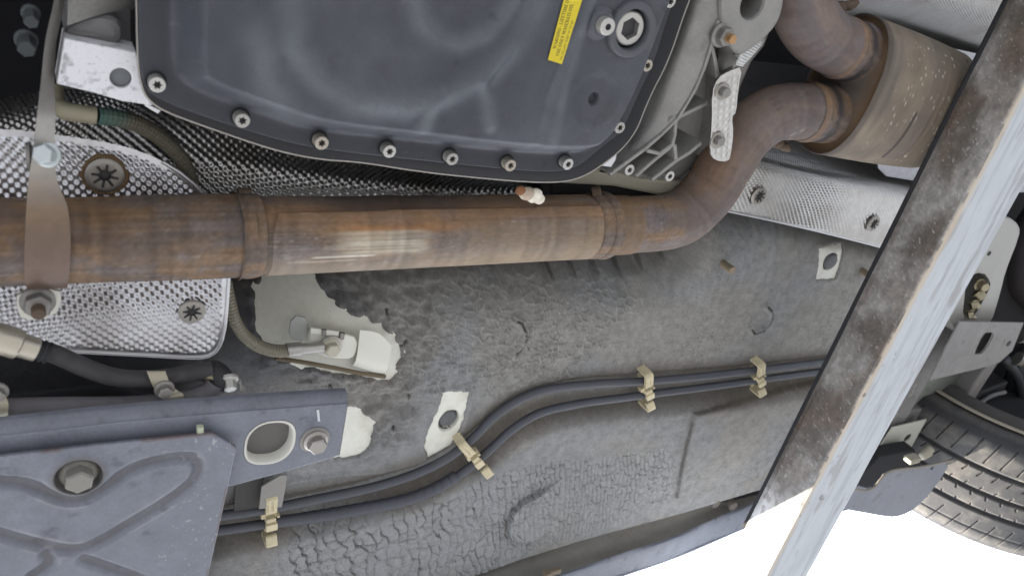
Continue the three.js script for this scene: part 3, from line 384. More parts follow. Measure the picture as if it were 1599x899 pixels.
// ---------------------------------------------------------------- exhaust
const rustTone = (bias = 0) => (x, y, z, u, v) => {
  const a = fbm(u * 14, v * 0.03, 2 + bias, 4), b = fbm(u * 40, v * 0.05, 7 + bias, 4), s = fbm(u * 12, v * 0.5, 5 + bias, 3);
  let q = mix3([0.130, 0.102, 0.088], [0.195, 0.130, 0.082], sstep(0.35, 0.65, a)); q = mix3(q, [0.14, 0.125, 0.13], sstep(0.45, 0.7, b) * 0.7);
  q = q.map((t, i) => t * [1.36, 1.32, 1.24][i] * lerp(0.72, 1.25, s) * lerp(0.8, 1.2, noise(u * 420 + v * 0.3, v * 1.7 - u * 90, 6 + bias))); return mix3(q, [0.36, 0.31, 0.25], 0.55 * sstep(0.73, 0.83, fbm(u * 90, v * 0.3, 11 + bias, 3)));
};
{
  const axis = [[-90, 392], [0, 384], [340, 364]].map(([a, b]) => P(a, b, 0.683));
  const t = thing('exhaust_pipe', 'rusty brown straight exhaust pipe with sleeve and bend running into the muffler', 'exhaust pipe', P(640, 362, 0.683), 'exhaust pipes');
  const zf = -0.338, yv = EYE + 0.683, at = px => P(px, 362 - (px - 640) * 0.027, 0.683).x, L0 = [V(-0.25, yv, zf), V(at(372), yv, zf)];
  part(t, 'front_pipe', paint(sweep(L0, (s, d, L) => 0.0345 + 0.0025 * sstep(0.25, L - 0.02, s) , 260, 90), (x, y, z, u, v) => {
    let q = rustTone(0)(x, y, z, u, v); const b = fbm(x * 9 + 2, 3, 1); q = mix3(q, [0.27, 0.15, 0.07], 0.45 * sstep(0.5, 0.7, b) * sstep(20, -60, v)); q = mix3(q, [0.10, 0.095, 0.105], 0.55 * sstep(0.45, 0.25, fbm(x * 7, v * 0.02, 9))); return q.map(k => k * lerp(0.7, 1.15, fbm(u * 6, v * 0.9, 4, 3))); }), mat.rust);
  const ring = (xa, xb, r0, nm, f) => part(t, nm, paint(sweep([V(xa, yv, zf), V(xb, yv, zf)], (s, d, L) => r0 + 0.0016 * Math.sin(Math.PI * clamp(s / L)) + (f ? f(s, d, L) : 0), 24, 90), rustTone(4)), mat.rust);
  ring(at(366), at(402), 0.0368, 'pipe_flange', (s, d, L) => 0.0028 * (1 - sstep(0, 0.004, s)) + 0.003 * Math.exp(-Math.pow((d + 42) / 14, 2)) * (s < L * 0.6 ? 1 : 0));
  // lug on the flange top
  part(t, 'flange_lug', sweep([V(at(372), yv + 0.012, zf + 0.034), V(at(392), yv + 0.012, zf + 0.034)], 0.006, 12, 12, { cap: true }), mat.rustBolt);
  const xs = at(400), xe = at(918);
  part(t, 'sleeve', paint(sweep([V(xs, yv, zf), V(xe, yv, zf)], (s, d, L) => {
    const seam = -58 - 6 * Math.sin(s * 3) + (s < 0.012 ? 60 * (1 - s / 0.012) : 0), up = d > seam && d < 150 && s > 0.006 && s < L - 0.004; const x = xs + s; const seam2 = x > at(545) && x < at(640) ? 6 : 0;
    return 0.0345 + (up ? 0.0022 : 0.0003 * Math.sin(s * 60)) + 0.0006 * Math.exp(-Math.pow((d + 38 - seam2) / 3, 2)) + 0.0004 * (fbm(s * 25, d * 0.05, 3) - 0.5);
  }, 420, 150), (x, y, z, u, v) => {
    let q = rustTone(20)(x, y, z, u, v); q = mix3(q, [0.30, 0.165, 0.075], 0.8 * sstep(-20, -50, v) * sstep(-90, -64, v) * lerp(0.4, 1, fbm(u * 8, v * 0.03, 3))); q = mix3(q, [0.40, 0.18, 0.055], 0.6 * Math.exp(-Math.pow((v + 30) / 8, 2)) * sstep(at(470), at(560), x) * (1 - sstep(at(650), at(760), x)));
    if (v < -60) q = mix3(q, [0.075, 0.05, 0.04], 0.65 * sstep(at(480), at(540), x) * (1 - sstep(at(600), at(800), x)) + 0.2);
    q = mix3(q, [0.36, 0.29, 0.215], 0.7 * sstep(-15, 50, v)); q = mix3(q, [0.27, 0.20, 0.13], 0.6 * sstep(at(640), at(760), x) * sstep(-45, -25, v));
    const str = fbm(u * 10, v * 1.6, 3, 3), ex = sstep(at(485), at(545), x + 0.03 * (str - 0.5)) * (1 - sstep(at(632), at(658), x + 0.02 * (str - 0.5))), ev = sstep(-30, -24, v) * (1 - sstep(8, 16, v + 8 * str)); q = mix3(q, [0.55, 0.49, 0.38], ex * ev * lerp(0.25, 0.95, sstep(0.25, 0.75, str)));
    q = mix3(q, [0.66, 0.62, 0.54], sstep(0.62, 0.72, fbm(u * 16, v * 2.2, 13, 3)) * Math.exp(-Math.pow((v - 8) / 9, 2)) * sstep(at(420), at(470), x) * (1 - sstep(at(600), at(660), x)));
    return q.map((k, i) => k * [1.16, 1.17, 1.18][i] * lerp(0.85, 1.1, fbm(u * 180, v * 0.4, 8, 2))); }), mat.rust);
  ring(at(914), at(934), 0.0345, 'clamp_band', s => 0.001); ring(at(932), at(946), 0.0352, 'pipe_flange', (s, d, L) => 0.0012);
  part(t, 'clamp_lug', sweep([V(at(916), yv + 0.006, zf + 0.036), V(at(926), yv + 0.002, zf + 0.040)], 0.007, 12, 12, { cap: true }), mat.rustBolt);
  const xb = at(944), bend = [V(xb, yv, zf), V(at(990), yv, zf), ...[[1062, 340], [1104, 303], [1134, 256], [1162, 212], [1204, 180], [1258, 174], [1322, 182]].map(([a, b]) => P(a, b, 0.683))];
  part(t, 'rear_pipe', paint(sweep(bend, (s, d, L) => 0.0325 + 0.0012 * (1 - sstep(0.03, 0.036, s)) + 0.0008 * sstep(L - 0.11, L - 0.1, s), 300, 80), (x, y, z, u, v) => { let q = rustTone(40)(x, y, z, u, v); q = mix3(q, [0.155, 0.13, 0.125], 0.6 * sstep(0.06, 0.12, u)); q = mix3(q, [0.26, 0.13, 0.05], 0.45 * Math.exp(-Math.pow((u - 0.18) / 0.05, 2)) * sstep(10, -60, v)); if (u < 0.033) q = mix3(q, [0.24, 0.15, 0.075], 0.6); q = mix3(q, [0.5, 0.46, 0.40], 0.7 * sstep(0.80, 0.86, noise(u * 110 + v * 0.07, v * 0.13 - u * 40, 3)) * sstep(-10, 30, v) * sstep(0.45, 0.55, fbm(u * 16, 3, 8))); const w = Math.exp(-Math.pow((u - 0.335) / 0.012, 2)); return mix3(q, [0.035, 0.03, 0.03], 0.0 * w); }), mat.rust);
  part(t, 'foam_blob', [[813, 297, 0.0065], [822, 302, 0.009], [832, 307, 0.0085], [841, 310, 0.0075], [836, 303, 0.008]].map(([a, b, r]) => { const g = new THREE.SphereGeometry(r, 20, 14), c = P(a, b, 0.652), p = g.attributes.position; for (let i = 0; i < p.count; i++) { const k = 1 + 0.35 * (fbm(p.getX(i) * 200 + a, p.getY(i) * 200, p.getZ(i) * 200) - 0.5); p.setXYZ(i, p.getX(i) * k * 0.9, p.getY(i) * k * 0.7, p.getZ(i) * k * 0.75); } g.computeVertexNormals(); g.translate(c.x, c.y, c.z); return paint(g, (x, y, z) => mix3([0.78, 0.74, 0.62], [0.20, 0.07, 0.015], a < 820 ? 0.95 : a < 830 ? 0.55 * sstep(0.4, 0.55, fbm(x * 90, z * 90, 4)) : 0.2 * sstep(0.5, 0.7, fbm(x * 120, z * 120, 4)))); }), M('burnt foam', { vertexColors: true, roughness: 0.8 }), 'white and burnt orange foam blob on the pipe');
}
// muffler and its second inlet
const mufF = P(1312, 133, 0.683), mufR = P(1450, 171, 0.679);
{
  const t = thing('muffler', 'brown heat-stained oval muffler with white flecks beside the crossbeam', 'muffler', mufF.clone());
  const A = mufR.clone().sub(mufF), ln = A.length(), X = A.clone().normalize(), Y = V(0, 1, 0).addScaledVector(X, -X.y).normalize(), Z = X.clone().cross(Y);
  const prof = [[0, 0.02], [0.001, 0.5], [0.0035, 0.88], [0.003, 0.95], [0.0005, 0.972], [-0.001, 0.985], [0.0005, 0.997], [0.004, 0.998], [0.008, 0.992]], N = prof.length, nb = 150;
  const sec = a => { const e = 0.86, c = Math.cos(a), s = Math.sin(a); return [Math.sign(c) * Math.pow(Math.abs(c), e) * 0.085, Math.sign(s) * Math.pow(Math.abs(s), e) * 0.052]; };
  const body = (rows, f) => gridGeo(rows.length - 1, 180, (i, j) => { const a = j / 180 * Math.PI * 2, [s, k] = rows[i], [b, c] = sec(a), lab = f ? f(s, a) : 0, q = k + lab, p = mufF.clone().addScaledVector(X, s).addScaledVector(Z, b * q).addScaledVector(Y, c * q); return [p.x, p.y, p.z, s, a * 57.3]; }, true);
  const rows = []; for (let i = 0; i <= nb; i++) { const s = 0.006 + (ln - 0.006) * i / nb; rows.push([s, 0.99 - 0.07 * Math.pow(s / ln, 2)]); } for (let i = 1; i <= 24; i++) { const a = i / 24 * Math.PI / 2; rows.push([ln + 0.035 * Math.sin(a), 0.92 * (0.45 + 0.55 * Math.cos(a))]); } rows.push([ln + 0.046, 0.02]);
  const labA = 262, onLab = (s, a) => { const d = a * 57.3; return sstep(0.085, 0.089, s) * (1 - sstep(0.118, 0.122, s)) * sstep(218, 221, d) * (1 - sstep(268, 271, d)); };
  const tone = (x, y, z, u, v) => {
    const a = fbm(u * 18, v * 0.02, 3), b = fbm(u * 50, v * 0.06, 6); let q = mix3([0.20, 0.17, 0.138], [0.27, 0.22, 0.165], sstep(0.3, 0.7, a)).map(k => k * lerp(0.8, 1.15, b));
    q = mix3(q, [0.20, 0.15, 0.09], 0.5 * sstep(0.08, 0.15, u)); if (onLab(u, v / 57.3) > 0.5) q = mix3(q, [0.16, 0.13, 0.12], 0.5 * lerp(0.5, 1, b));
    const fl = worley(u / 0.007 + 0.18 * Math.floor(v / 4.5), v / 5.2); if (onLab(u - 0.003, v / 57.3) < 0.5 && onLab(u + 0.0015, v / 57.3) > 0.5 && u < 0.1) q = mix3(q, [0.05, 0.04, 0.035], 0.8); if (fl[2] > 0.70 && fl[0] < 0.06 + 0.9 * Math.pow(fl[2] - 0.66, 1) * noise(u * 300, v, 4) && v > 195 && v < 330 && u > 0.03) q = mix3(q, [0.62, 0.58, 0.48], 0.85 * sstep(0.02, 0.06, u) * sstep(0.35, 0.6, fbm(u * 25, v * 0.04, 14)));
    return mix3(q, [0.10, 0.085, 0.075], 0.7 * Math.exp(-Math.pow((u - 0.007) / 0.003, 2)));
  };
  part(t, 'muffler_shell', paint(body(rows, (s, a) => { const e = onLab(s, a); return 0.012 * e + 0.005 * Math.sin(Math.PI * clamp((s - 0.045) / 0.004)) * 0; }), tone), mat.rust);
  part(t, 'front_cap', paint(body(prof), (x, y, z, u, v) => u < 0.0012 || u > 0.0038 ? mix3([0.17, 0.14, 0.11], [0.10, 0.08, 0.07], fbm(x * 90, z * 90, y * 90)) : mix3([0.09, 0.055, 0.03], [0.16, 0.09, 0.04], fbm(x * 60, z * 60, y * 60))), mat.rust);
  // inlet collars
  const collar = (pts, nm, lab) => part(t, nm, paint(sweep(pts.map(([a, b]) => P(a, b, 0.683)), (s, d, L) => 0.0338 + 0.0022 * Math.exp(-Math.pow((s - 0.008) / 0.005, 2)) + 0.0012 * sstep(0.012, 0.016, s) + 0.0025 * Math.exp(-Math.pow((s - L + 0.008) / 0.006, 2)), 90, 64), (x, y, z, u, v) => { let q = rustTone(60)(x, y, z, u, v).map(k => k * 0.95); q = mix3(q, [0.025, 0.025, 0.032], 0.92 * Math.exp(-Math.pow((u - 0.024) / 0.009, 2)) * sstep(0.3, 0.5, fbm(u * 40, v * 0.03, 6))); return mix3(q, [0.24, 0.15, 0.09], 0.6 * Math.exp(-Math.pow((u - 0.004) / 0.005, 2))); }), mat.rust);
  collar([[1254, 174], [1290, 178], [1335, 190]], 'inlet_collar'); collar([[1306, 72], [1340, 82], [1385, 95]], 'inlet_collar');
  for (const [a, b, sg] of [[1212, 226, 1], [1312, 8, -1]]) { const c = P(a, b, 0.688), g = []; for (let k = 0; k < 5; k++) { const s = new THREE.SphereGeometry(0.0085 - k * 0.0008, 14, 10); s.scale(1.25, 0.9, 0.8); s.translate(c.x + k * 0.006, c.y + 0.002 * Math.sin(k * 2), c.z - sg * (0.002 * k - 0.003)); g.push(s); } part(t, 'weld_tab', g, mat.rustBolt); }
}
{
  const t = thing('exhaust_pipe', 'grey brown curved exhaust pipe entering the muffler at the top', 'exhaust pipe', P(1260, 40, 0.683), 'exhaust pipes');
  part(t, 'bent_pipe', paint(sweep([[1248, -90], [1250, -30], [1256, 15], [1278, 52], [1310, 72], [1345, 82]].map(([a, b]) => P(a, b, 0.683)), (s, d, L) => 0.0345, 180, 72), (x, y, z, u, v) => { const q = rustTone(80)(x, y, z, u, v); return mix3(q, [0.155, 0.135, 0.14], 0.65); }), mat.rust);
}

// ---------------------------------------------------------------- oil pan of the gearbox
const bowl = chaikin(XZ([[262, -260], [262, 0], [262, 96], [282, 140], [400, 181], [480, 208], [640, 224], [780, 240], [905, 246], [945, 215], [968, 178], [1000, 110], [1040, 0], [1100, -160], [1000, -260]], 0.636), 2);
const flange = chaikin(XZ([[215, -290], [217, 60], [222, 128], [246, 152], [330, 183], [430, 214], [500, 229], [650, 246], [760, 258], [850, 266], [895, 261], [936, 226], [968, 202], [990, 150], [1018, 92], [1042, 10], [1115, -170], [1020, -290]], 0.640), 2);
const skirtO = chaikin(XZ([[211, -295], [213, 60], [218, 132], [238, 166], [330, 200], [430, 234], [500, 248], [560, 251], [650, 266], [740, 276], [850, 285], [905, 279], [956, 245], [990, 211], [1012, 152], [1044, 92], [1070, 10], [1144, -170], [1026, -295]], 0.648), 2);
const reliefs = [[[[455, -20], [458, 70], [500, 122], [560, 156], [640, 164], [700, 146], [765, 108], [810, 60], [840, 0]], 0.011, -0.0050], [[[645, -20], [655, 30], [685, 56], [720, 66], [760, 50], [800, 0]], 0.009, -0.0048], [[[400, 60], [420, 140], [455, 190], [480, 200]], 0.012, 0.0016], [[[690, 140], [676, 165], [662, 205]], 0.007, -0.0030], [[[752, 125], [760, 150], [767, 195]], 0.007, -0.0032], [[[900, 60], [865, 140], [840, 235]], 0.007, 0.0034], [[[925, -10], [885, 120], [862, 240]], 0.006, -0.0034], [[[830, -20], [800, 90], [772, 130]], 0.008, 0.0030], [[[545, 0], [560, 70], [590, 100]], 0.008, 0.0014]].map(([l, w, a]) => [XZ(l, 0.604), w, a]);
const drainC = P(985, 45, 0.604), fillC = P(939, 36, 0.604), bossC = P(932, 157, 0.604);
function panAt(x, z) {
  const d = sd(x, z, bowl); let h = 0.636 - 0.0295 * sstep(0.001, 0.022, d) - 0.003 * sstep(0.02, 0.10, d);
  if (d > 0.004) for (const [l, w, a] of reliefs) { const q = dline(x, z, l); if (q < 3 * w) h += a * Math.exp(-q * q / (w * w)) * sstep(0.004, 0.03, d); }
  const db = Math.hypot(x - bossC.x, z - bossC.z); h += 0.0035 * (1 - sstep(0.017, 0.027, db)) * (d > 0 ? 1 : 0) - 0.004 * (1 - sstep(0.004, 0.0055, db)) * 0 + 0.006 * (1 - sstep(0.0042, 0.006, db));
  const dd = Math.hypot(x - drainC.x, z - drainC.z); if (dd < 0.017) h += 0.018;
  return h;
}
{
  const t = thing('oil_pan', 'black pressed-steel gearbox oil pan ringed with bolts at the top of the picture', 'oil pan', P(600, 60, 0.62));
  const g = radialSheet(flange, 190, 700, (x, z) => panAt(x, z), { centre: (p => [p.x, p.z])(P(640, 40, 0.62)), skirt: 0.004, round: 0.0012 });
  part(t, 'pan_shell', paint(g, (x, y, z) => {
    const d = sd(x, z, bowl), a = fbm(x * 13, z * 13, 3), b = fbm(x * 90, z * 90, 5, 3); let q = mix3([0.066, 0.074, 0.091], [0.106, 0.114, 0.132], sstep(0.3, 0.7, a)).map(k => k * lerp(0.86, 1.12, b));
    let ed = 0; for (const [l, w] of reliefs.slice(0, 8)) ed = Math.max(ed, Math.exp(-Math.pow(dline(x, z, l) / (w * 0.9), 2))); q = mix3(q, [0.20, 0.22, 0.24], 0.7 * ed * lerp(0.4, 1, fbm(x * 25, z * 25, 8)));
    q = mix3(q, [0.11, 0.085, 0.07], 0.6 * sstep(0.48, 0.72, fbm(x * 10 + 5, z * 10, 12)) * sstep(0.05, 0.1, d)); q = mix3(q, [0.030, 0.034, 0.046], 0.85 * (1 - sstep(-0.004, 0.008, d)));
    return mix3(q, [0.2, 0.2, 0.19], 0.25 * sstep(0.88, 0.94, noise(x * 220 + z * 90, z * 260 - x * 70, 4)) * sstep(0.58, 0.7, fbm(x * 20, z * 20, 1))); }), mat.pan);
  // black rim that slopes up outside the flange
  const A = resample(flange, 600), off = (p, q, k) => { const B = resample(q, 600); return p.map((v, i) => { let best = B[0], bd = 9; for (let j = -30; j <= 30; j++) { const w = B[(i + j + 600) % 600], dd = Math.hypot(w[0] - v[0], w[1] - v[1]); if (dd < bd) { bd = dd; best = w; } } return best; }); }, O = off(A, skirtO);
  part(t, 'rim', gridGeo(6, 600, (i, j) => { const a = A[j % 600], o = O[j % 600], s = i / 6; return [lerp(a[0], o[0], s), EYE + 0.6405 + 0.006 * s * s, lerp(a[1], o[1], s), s, j]; }, true), mat.black);
  part(t, 'rim_edge', sweep(O.filter((_, i) => i % 4 === 0).map(o => V(o[0], EYE + 0.647, o[1])), 0.0011, 600, 8), mat.steel);
  const head = socketHead(0.0057, 0.0075, 0.0034), fl = socketFloor(0.0034, 0.0075), collar = lathe([[0.0057, -0.0005], [0.0074, -0.001], [0.0078, 0.001], [0.0078, 0.006]], 26);
  [[245, 132], [378, 188], [502, 223], [608, 236], [706, 248], [797, 258], [887, 256], [968, 199], [1011, 102], [1047, 2], [243, -120], [1085, -110]].forEach(([a, b], k) => {
    const p = P(a, b, 0.6275), m = place(t, 'bolt', head, [mat.zinc, mat.zincWorn, mat.zincBrown][(k * 7) % 3], V(p.x, EYE + 0.634, p.z), yaw(k * 0.7)); const s = new THREE.Mesh(fl, mat.socket); s.name = 'socket'; m.add(s);
    place(t, 'bolt_collar', collar, mat.black, V(p.x, EYE + 0.636, p.z));
  });
  // drain plug in its ring
  const dp = V(drainC.x, EYE + 0.604, drainC.z), ringM = M('pan ring', { color: lin(0.07, 0.074, 0.084), roughness: 0.5, bumpMap: grain, bumpScale: 0.0002 });
  place(t, 'drain_ring', lathe([[0.0172, 0.018], [0.0172, 0.0], [0.0176, -0.0035], [0.019, -0.0045], [0.0228, -0.0045], [0.0243, -0.003], [0.0248, 0.004]], 48), ringM, dp);
  const dpl = place(t, 'drain_plug', socketHead(0.0152, 0.012, 0.0098, 0), mat.zinc, dp.clone().add(V(0, 0.0125, 0)), yaw(0.5)); { const s = new THREE.Mesh(socketFloor(0.0098, 0.012, 0), M('shaded steel', { color: lin(0.06, 0.06, 0.065), roughness: 0.6, metalness: 0.3 })); s.name = 'socket'; dpl.add(s); }
  place(t, 'recess_floor', new THREE.CylinderGeometry(0.0172, 0.0172, 0.002, 32), mat.black, dp.clone().add(V(0, 0.0165, 0)));
  const fp = V(fillC.x - 0.002, EYE + 0.604, fillC.z), fpl = place(t, 'filler_plug', merge([lathe([[0.0028, -0.014], [0.0066, -0.014], [0.0072, -0.0134], [0.0074, -0.012], [0.0074, -0.004]], 28)]), mat.zinc, fp); { const s = new THREE.Mesh(lathe([[0.0001, -0.012], [0.0029, -0.0122], [0.0029, -0.0138]], 6), mat.socket); s.name = 'socket'; fpl.add(s); }
  place(t, 'plug_boss', lathe([[0.0074, -0.006], [0.0105, -0.006], [0.0112, -0.005], [0.0118, -0.002], [0.0145, -0.001], [0.015, 0.004]], 36), ringM, fp);
  // yellow warning label
  const q = [P(855, 93, 0.603), P(877, 100, 0.603), P(908, 0, 0.603), P(881, -6, 0.603)].map(p => [p.x, p.z]); const ext = (a, b, k) => [lerp(a[0], b[0], k), lerp(a[1], b[1], k)]; const tl = ext(q[0], q[3], 1.75), tr = ext(q[1], q[2], 1.75);
  const cv = document.createElement('canvas'); cv.width = 1024; cv.height = 130; const cx = cv.getContext('2d'); cx.fillStyle = '#cdb925'; cx.fillRect(0, 0, 1024, 130); cx.fillStyle = '#2a2810'; cx.textBaseline = 'middle';
  cx.font = 'bold 37px serif'; cx.fillText('WARNING - LIFETIME OIL', 112, 27); cx.fillText('USE ONLY MASERATI OIL', 58, 68); cx.font = '26px serif'; cx.fillText('OIL FILLING TEMP 30° TO 40°', 30, 108);
  const tx = new THREE.CanvasTexture(cv); tx.colorSpace = THREE.SRGBColorSpace; tx.anisotropy = 8;
  const lg = gridGeo(40, 8, (i, j) => { const u = i / 40, v = j / 8, a = ext(q[0], tl, u), b = ext(q[1], tr, u), p = ext(a, b, v); return [p[0], EYE + Math.min(panAt(...p), panAt(...ext(a, b, 0.5))) - 0.0012, p[1], u, 1 - v]; });
  part(t, 'warning_label', lg, M('yellow label', { map: tx, roughness: 0.45 }), 'yellow warning label with black print');
}

// ---------------------------------------------------------------- cast mount right of the pan
{
  const t = thing('gearbox_mount', 'grey cast aluminium gearbox mount with triangular ribs right of the oil pan', 'gearbox mount', P(1060, 150, 0.69));
  const hb = 0.712, hr = 0.662;
  part(t, 'mount_base', slab(chaikin(XZ([[1040, -80], [1240, -80], [1205, 60], [1165, 110], [1140, 210], [1118, 252], [1085, 260], [1058, 284], [940, 278], [985, 180]], hb), 1), hb, 0.03, 0.004), mat.cast);
  const A = [[1082, -60], [1066, 15], [1030, 110], [1000, 180], [965, 240], [935, 268]].map(([a, b]) => P(a, b, 0.690)), A2 = [[1095, -60], [1085, 15], [1052, 110], [1025, 180], [980, 238], [945, 270]].map(([a, b]) => P(a, b, 0.672)), B = [[1140, -60], [1128, 15], [1098, 105], [1055, 182], [1005, 232], [952, 270]].map(([a, b]) => P(a, b, hr)), C = [[1142, -60], [1131, 16], [1101, 106], [1058, 184], [1007, 235], [955, 273]].map(([a, b]) => P(a, b, hb));
  part(t, 'flank', loft([A, A2, B], 90, 24), mat.cast);
  part(t, 'flank_rib', wall(XZ([[1122, 30], [1112, 66], [1100, 104], [1086, 138], [1058, 185], [1030, 212], [1004, 234], [952, 272]], hr), 0.0045, hr - 0.002, 0.05), mat.cast);
  for (const l of [[[1112, 66], [1119, 95], [1124, 122]], [[1058, 186], [1080, 175], [1108, 162]], [[1058, 188], [1056, 212], [1052, 228]], [[1012, 236], [1032, 241], [1050, 228], [1056, 228], [1058, 250]], [[1050, 230], [1025, 250], [995, 276]], [[1098, 224], [1078, 240], [1058, 252], [1020, 282]]]) part(t, 'rib', wall(XZ(l, hr), 0.0045, hr + 0.001, 0.05), mat.cast);
  part(t, 'rib_boss', place0(lathe([[0.0001, 0], [0.005, 0.0], [0.006, 0.002], [0.006, 0.05]], 20), P(1052, 189, hr)), mat.cast);
  part(t, 'inner_wall', [wall(XZ([[1150, 60], [1143, 110], [1128, 122], [1120, 200], [1108, 250]], 0.69), 0.008, 0.685, 0.03)], mat.cast);
  const eh = 0.657, earC = P(1178, 4, eh); part(t, 'ear', slab(chaikin(XZ([[1128, -90], [1126, 22], [1130, 50], [1145, 82], [1158, 90], [1200, 58], [1222, 28], [1228, -20], [1225, -90]], eh), 2), eh, 0.055, 0.004, [ringPts([earC.x, earC.z - 0.002], 0.0150, 30)]), mat.cast);
  part(t, 'ear_wall', loft([XYZ([[1130, 52], [1145, 84], [1157, 92]], eh + 0.003), XYZ([[1118, 110], [1128, 122], [1150, 105]], hb - 0.005)], 12, 10), mat.cast);
  const np = P(1126, 54, 0.660); place(t, 'nut', merge([hexGeo(0.0098, 0.011, 0.0128, 0.003)]), mat.dullZinc, np, yaw(0.3)); place(t, 'stud', lathe([[0.0001, -0.02], [0.004, -0.02], [0.0047, -0.019], [0.0047, 0]], 20), mat.copper, np);
  const bh = socketHead(0.0062, 0.006, 0.0036), bf = socketFloor(0.0036, 0.006); for (const [a, b] of [[983, 265], [1046, 275]]) { const m = place(t, 'bolt', bh, mat.zinc, P(a, b, 0.668).add(V(0, 0.005, 0))); const s = new THREE.Mesh(bf, mat.socket); s.name = 'socket'; m.add(s); }
}
function place0(g, p) { g.translate(p.x, p.y, p.z); return g; }
function XYZ(l, h) { return l.map(([a, b]) => P(a, b, h)); }
{
  const t = thing('heat_shield_tab', 'narrow dimpled aluminium tab with two bolts on the gearbox mount', 'heat shield', P(1128, 180, 0.65), 'dimpled heat shields');
  const h = 0.650, o = chaikin(XZ([[1160, 104], [1153, 140], [1150, 176], [1143, 182], [1146, 205], [1142, 240], [1138, 252], [1118, 250], [1109, 238], [1114, 190], [1113, 145], [1122, 122], [1140, 112]], h), 1), d = dimple(0.0055, 0.0009, 1.1);
  part(t, 'tab_sheet', paint(radialSheet(o, 60, 320, (x, z) => h - d(x, z) * sstep(0.001, 0.004, sd(x, z, o))), aluTone([0.58, 0.57, 0.54], 0.1)), mat.alu);
  const l0 = XYZ([[1160, 104], [1150, 100], [1152, 92]], h), l1 = XYZ([[1190, 70], [1175, 66], [1165, 72]], 0.672), l2 = XYZ([[1200, 52], [1190, 52], [1182, 58]], 0.690); part(t, 'folded_edge', paint(loft([l0, l1, l2], 40, 60, (u, v) => 0.0007 * Math.sin(v * 1200)), aluTone([0.66, 0.66, 0.64], 0.1)), mat.alu);
  for (const [a, b] of [[1129, 143], [1121, 219]]) { place(t, 'washer', lathe([[0.004, -0.0012], [0.0088, -0.0012], [0.0094, 0], [0.0094, 0.001]], 28), mat.steel, P(a, b, h - 0.0008)); place(t, 'bolt', hexGeo(0.0058, 0.006), mat.dullZinc, P(a, b, h - 0.002)); }
}
{
  const t = thing('crossmember', 'beige grey crossmember under the cast gearbox mount', 'crossmember', P(950, 290, 0.72));
  part(t, 'beam_face', slab(XZ([[905, 268], [945, 262], [1000, 278], [1070, 284], [1058, 300], [1030, 306], [960, 292], [880, 287]], 0.708), 0.708, 0.07, 0.004), M('beige paint', { color: lin(0.34, 0.32, 0.25), roughness: 0.6, bumpMap: grain, bumpScale: 0.0003 }));
  part(t, 'lower_bracket', slab(XZ([[862, 287], [905, 280], [1040, 302], [1020, 320], [860, 318]], 0.716), 0.716, 0.05, 0.003), mat.dark);
}

// ---------------------------------------------------------------- chassis rail and brace plate, lower left
const blue = (x, y, z) => { const a = fbm(x * 16, z * 16, 2), b = fbm(x * 150, z * 150, 5, 3); return mix3([0.265, 0.285, 0.340], [0.285, 0.305, 0.355], a).map(k => k * lerp(0.9, 1.06, b)); };
{
  const H = 0.634, t = thing('chassis_rail', 'blue grey chassis rail with an oval opening and a bolt', 'chassis rail', P(400, 690, H));
  const e0 = [[-120, 790], [100, 780], [365, 758], [450, 735], [530, 711]].map(([a, b]) => P(a, b, H)), e1 = [[-120, 698], [0, 681], [200, 658], [380, 642], [543, 630]].map(([a, b]) => P(a, b, H));
  const up = (l, dz, dy) => l.map(p => V(p.x, p.y + dy, p.z + dz));
  const oc = P(420, 692, H), so = XZ(Array.from({ length: 60 }, (_, i) => { const a = i / 30 * Math.PI, c = Math.cos(a), d = Math.sin(a), e = 0.82; return [421 + Math.sign(c) * Math.pow(Math.abs(c), e) * 40 - 6 * d, 691 + Math.sign(d) * Math.pow(Math.abs(d), e) * 34 - 5 * c]; }), H);
  const bottom = [...e0.map(p => [p.x, p.z]), ...[...e1].reverse().map(p => [p.x, p.z])];
  part(t, 'rail_face', paint(slab(bottom, H, 0.004, 0.001, [so]), blue), mat.blue);
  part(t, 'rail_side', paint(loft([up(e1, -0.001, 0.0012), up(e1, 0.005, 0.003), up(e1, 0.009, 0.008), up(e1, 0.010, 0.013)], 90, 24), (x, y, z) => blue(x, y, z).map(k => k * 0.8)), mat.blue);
  part(t, 'rail_end', paint(loft([[e1[4], e0[4]], up([e1[4], e0[4]], 0, 0.013)], 10, 10), blue), mat.blue);
  part(t, 'oval_rim', paint(gridGeo(3, 60, (i, j) => { const a = so[j % 60], k = [1.0, 0.985, 0.88, 0.86][i], y = [0, -0.0006, 0.001, 0.012][i]; return [oc.x + (a[0] - oc.x) * k, EYE + H + y, oc.z + (a[1] - oc.z) * k, 0, 0]; }, true), () => [0.62, 0.61, 0.55]), mat.white);
  part(t, 'opening_back', slab(ringPts([oc.x, oc.z], 0.04, 30), H + 0.012, 0.002, 0.0005), M('dusty inner panel', { color: lin(0.13, 0.125, 0.115), roughness: 0.8, bumpMap: grain, bumpScale: 0.0004 }));
  const bp = P(493, 690, H - 0.004); place(t, 'washer', lathe([[0.006, -0.002], [0.0145, -0.002], [0.0155, -0.0005], [0.0155, 0.004]], 36), mat.dullZinc, V(bp.x, EYE + H, bp.z)); place(t, 'bolt', hexGeo(0.0095, 0.010, 0.0122, 0.003), mat.steel, V(bp.x, EYE + H - 0.002, bp.z), yaw(0.4));
  const pm = P(495, 633, H + 0.004); part(t, 'paint_mark', slab(XZ([[494, 640], [498, 640], [500, 658], [496, 658]], H - 0.0012), H - 0.0012, 0.0008, 0.0002), M('chalk mark', { color: lin(0.55, 0.58, 0.6), roughness: 0.9 }));
}
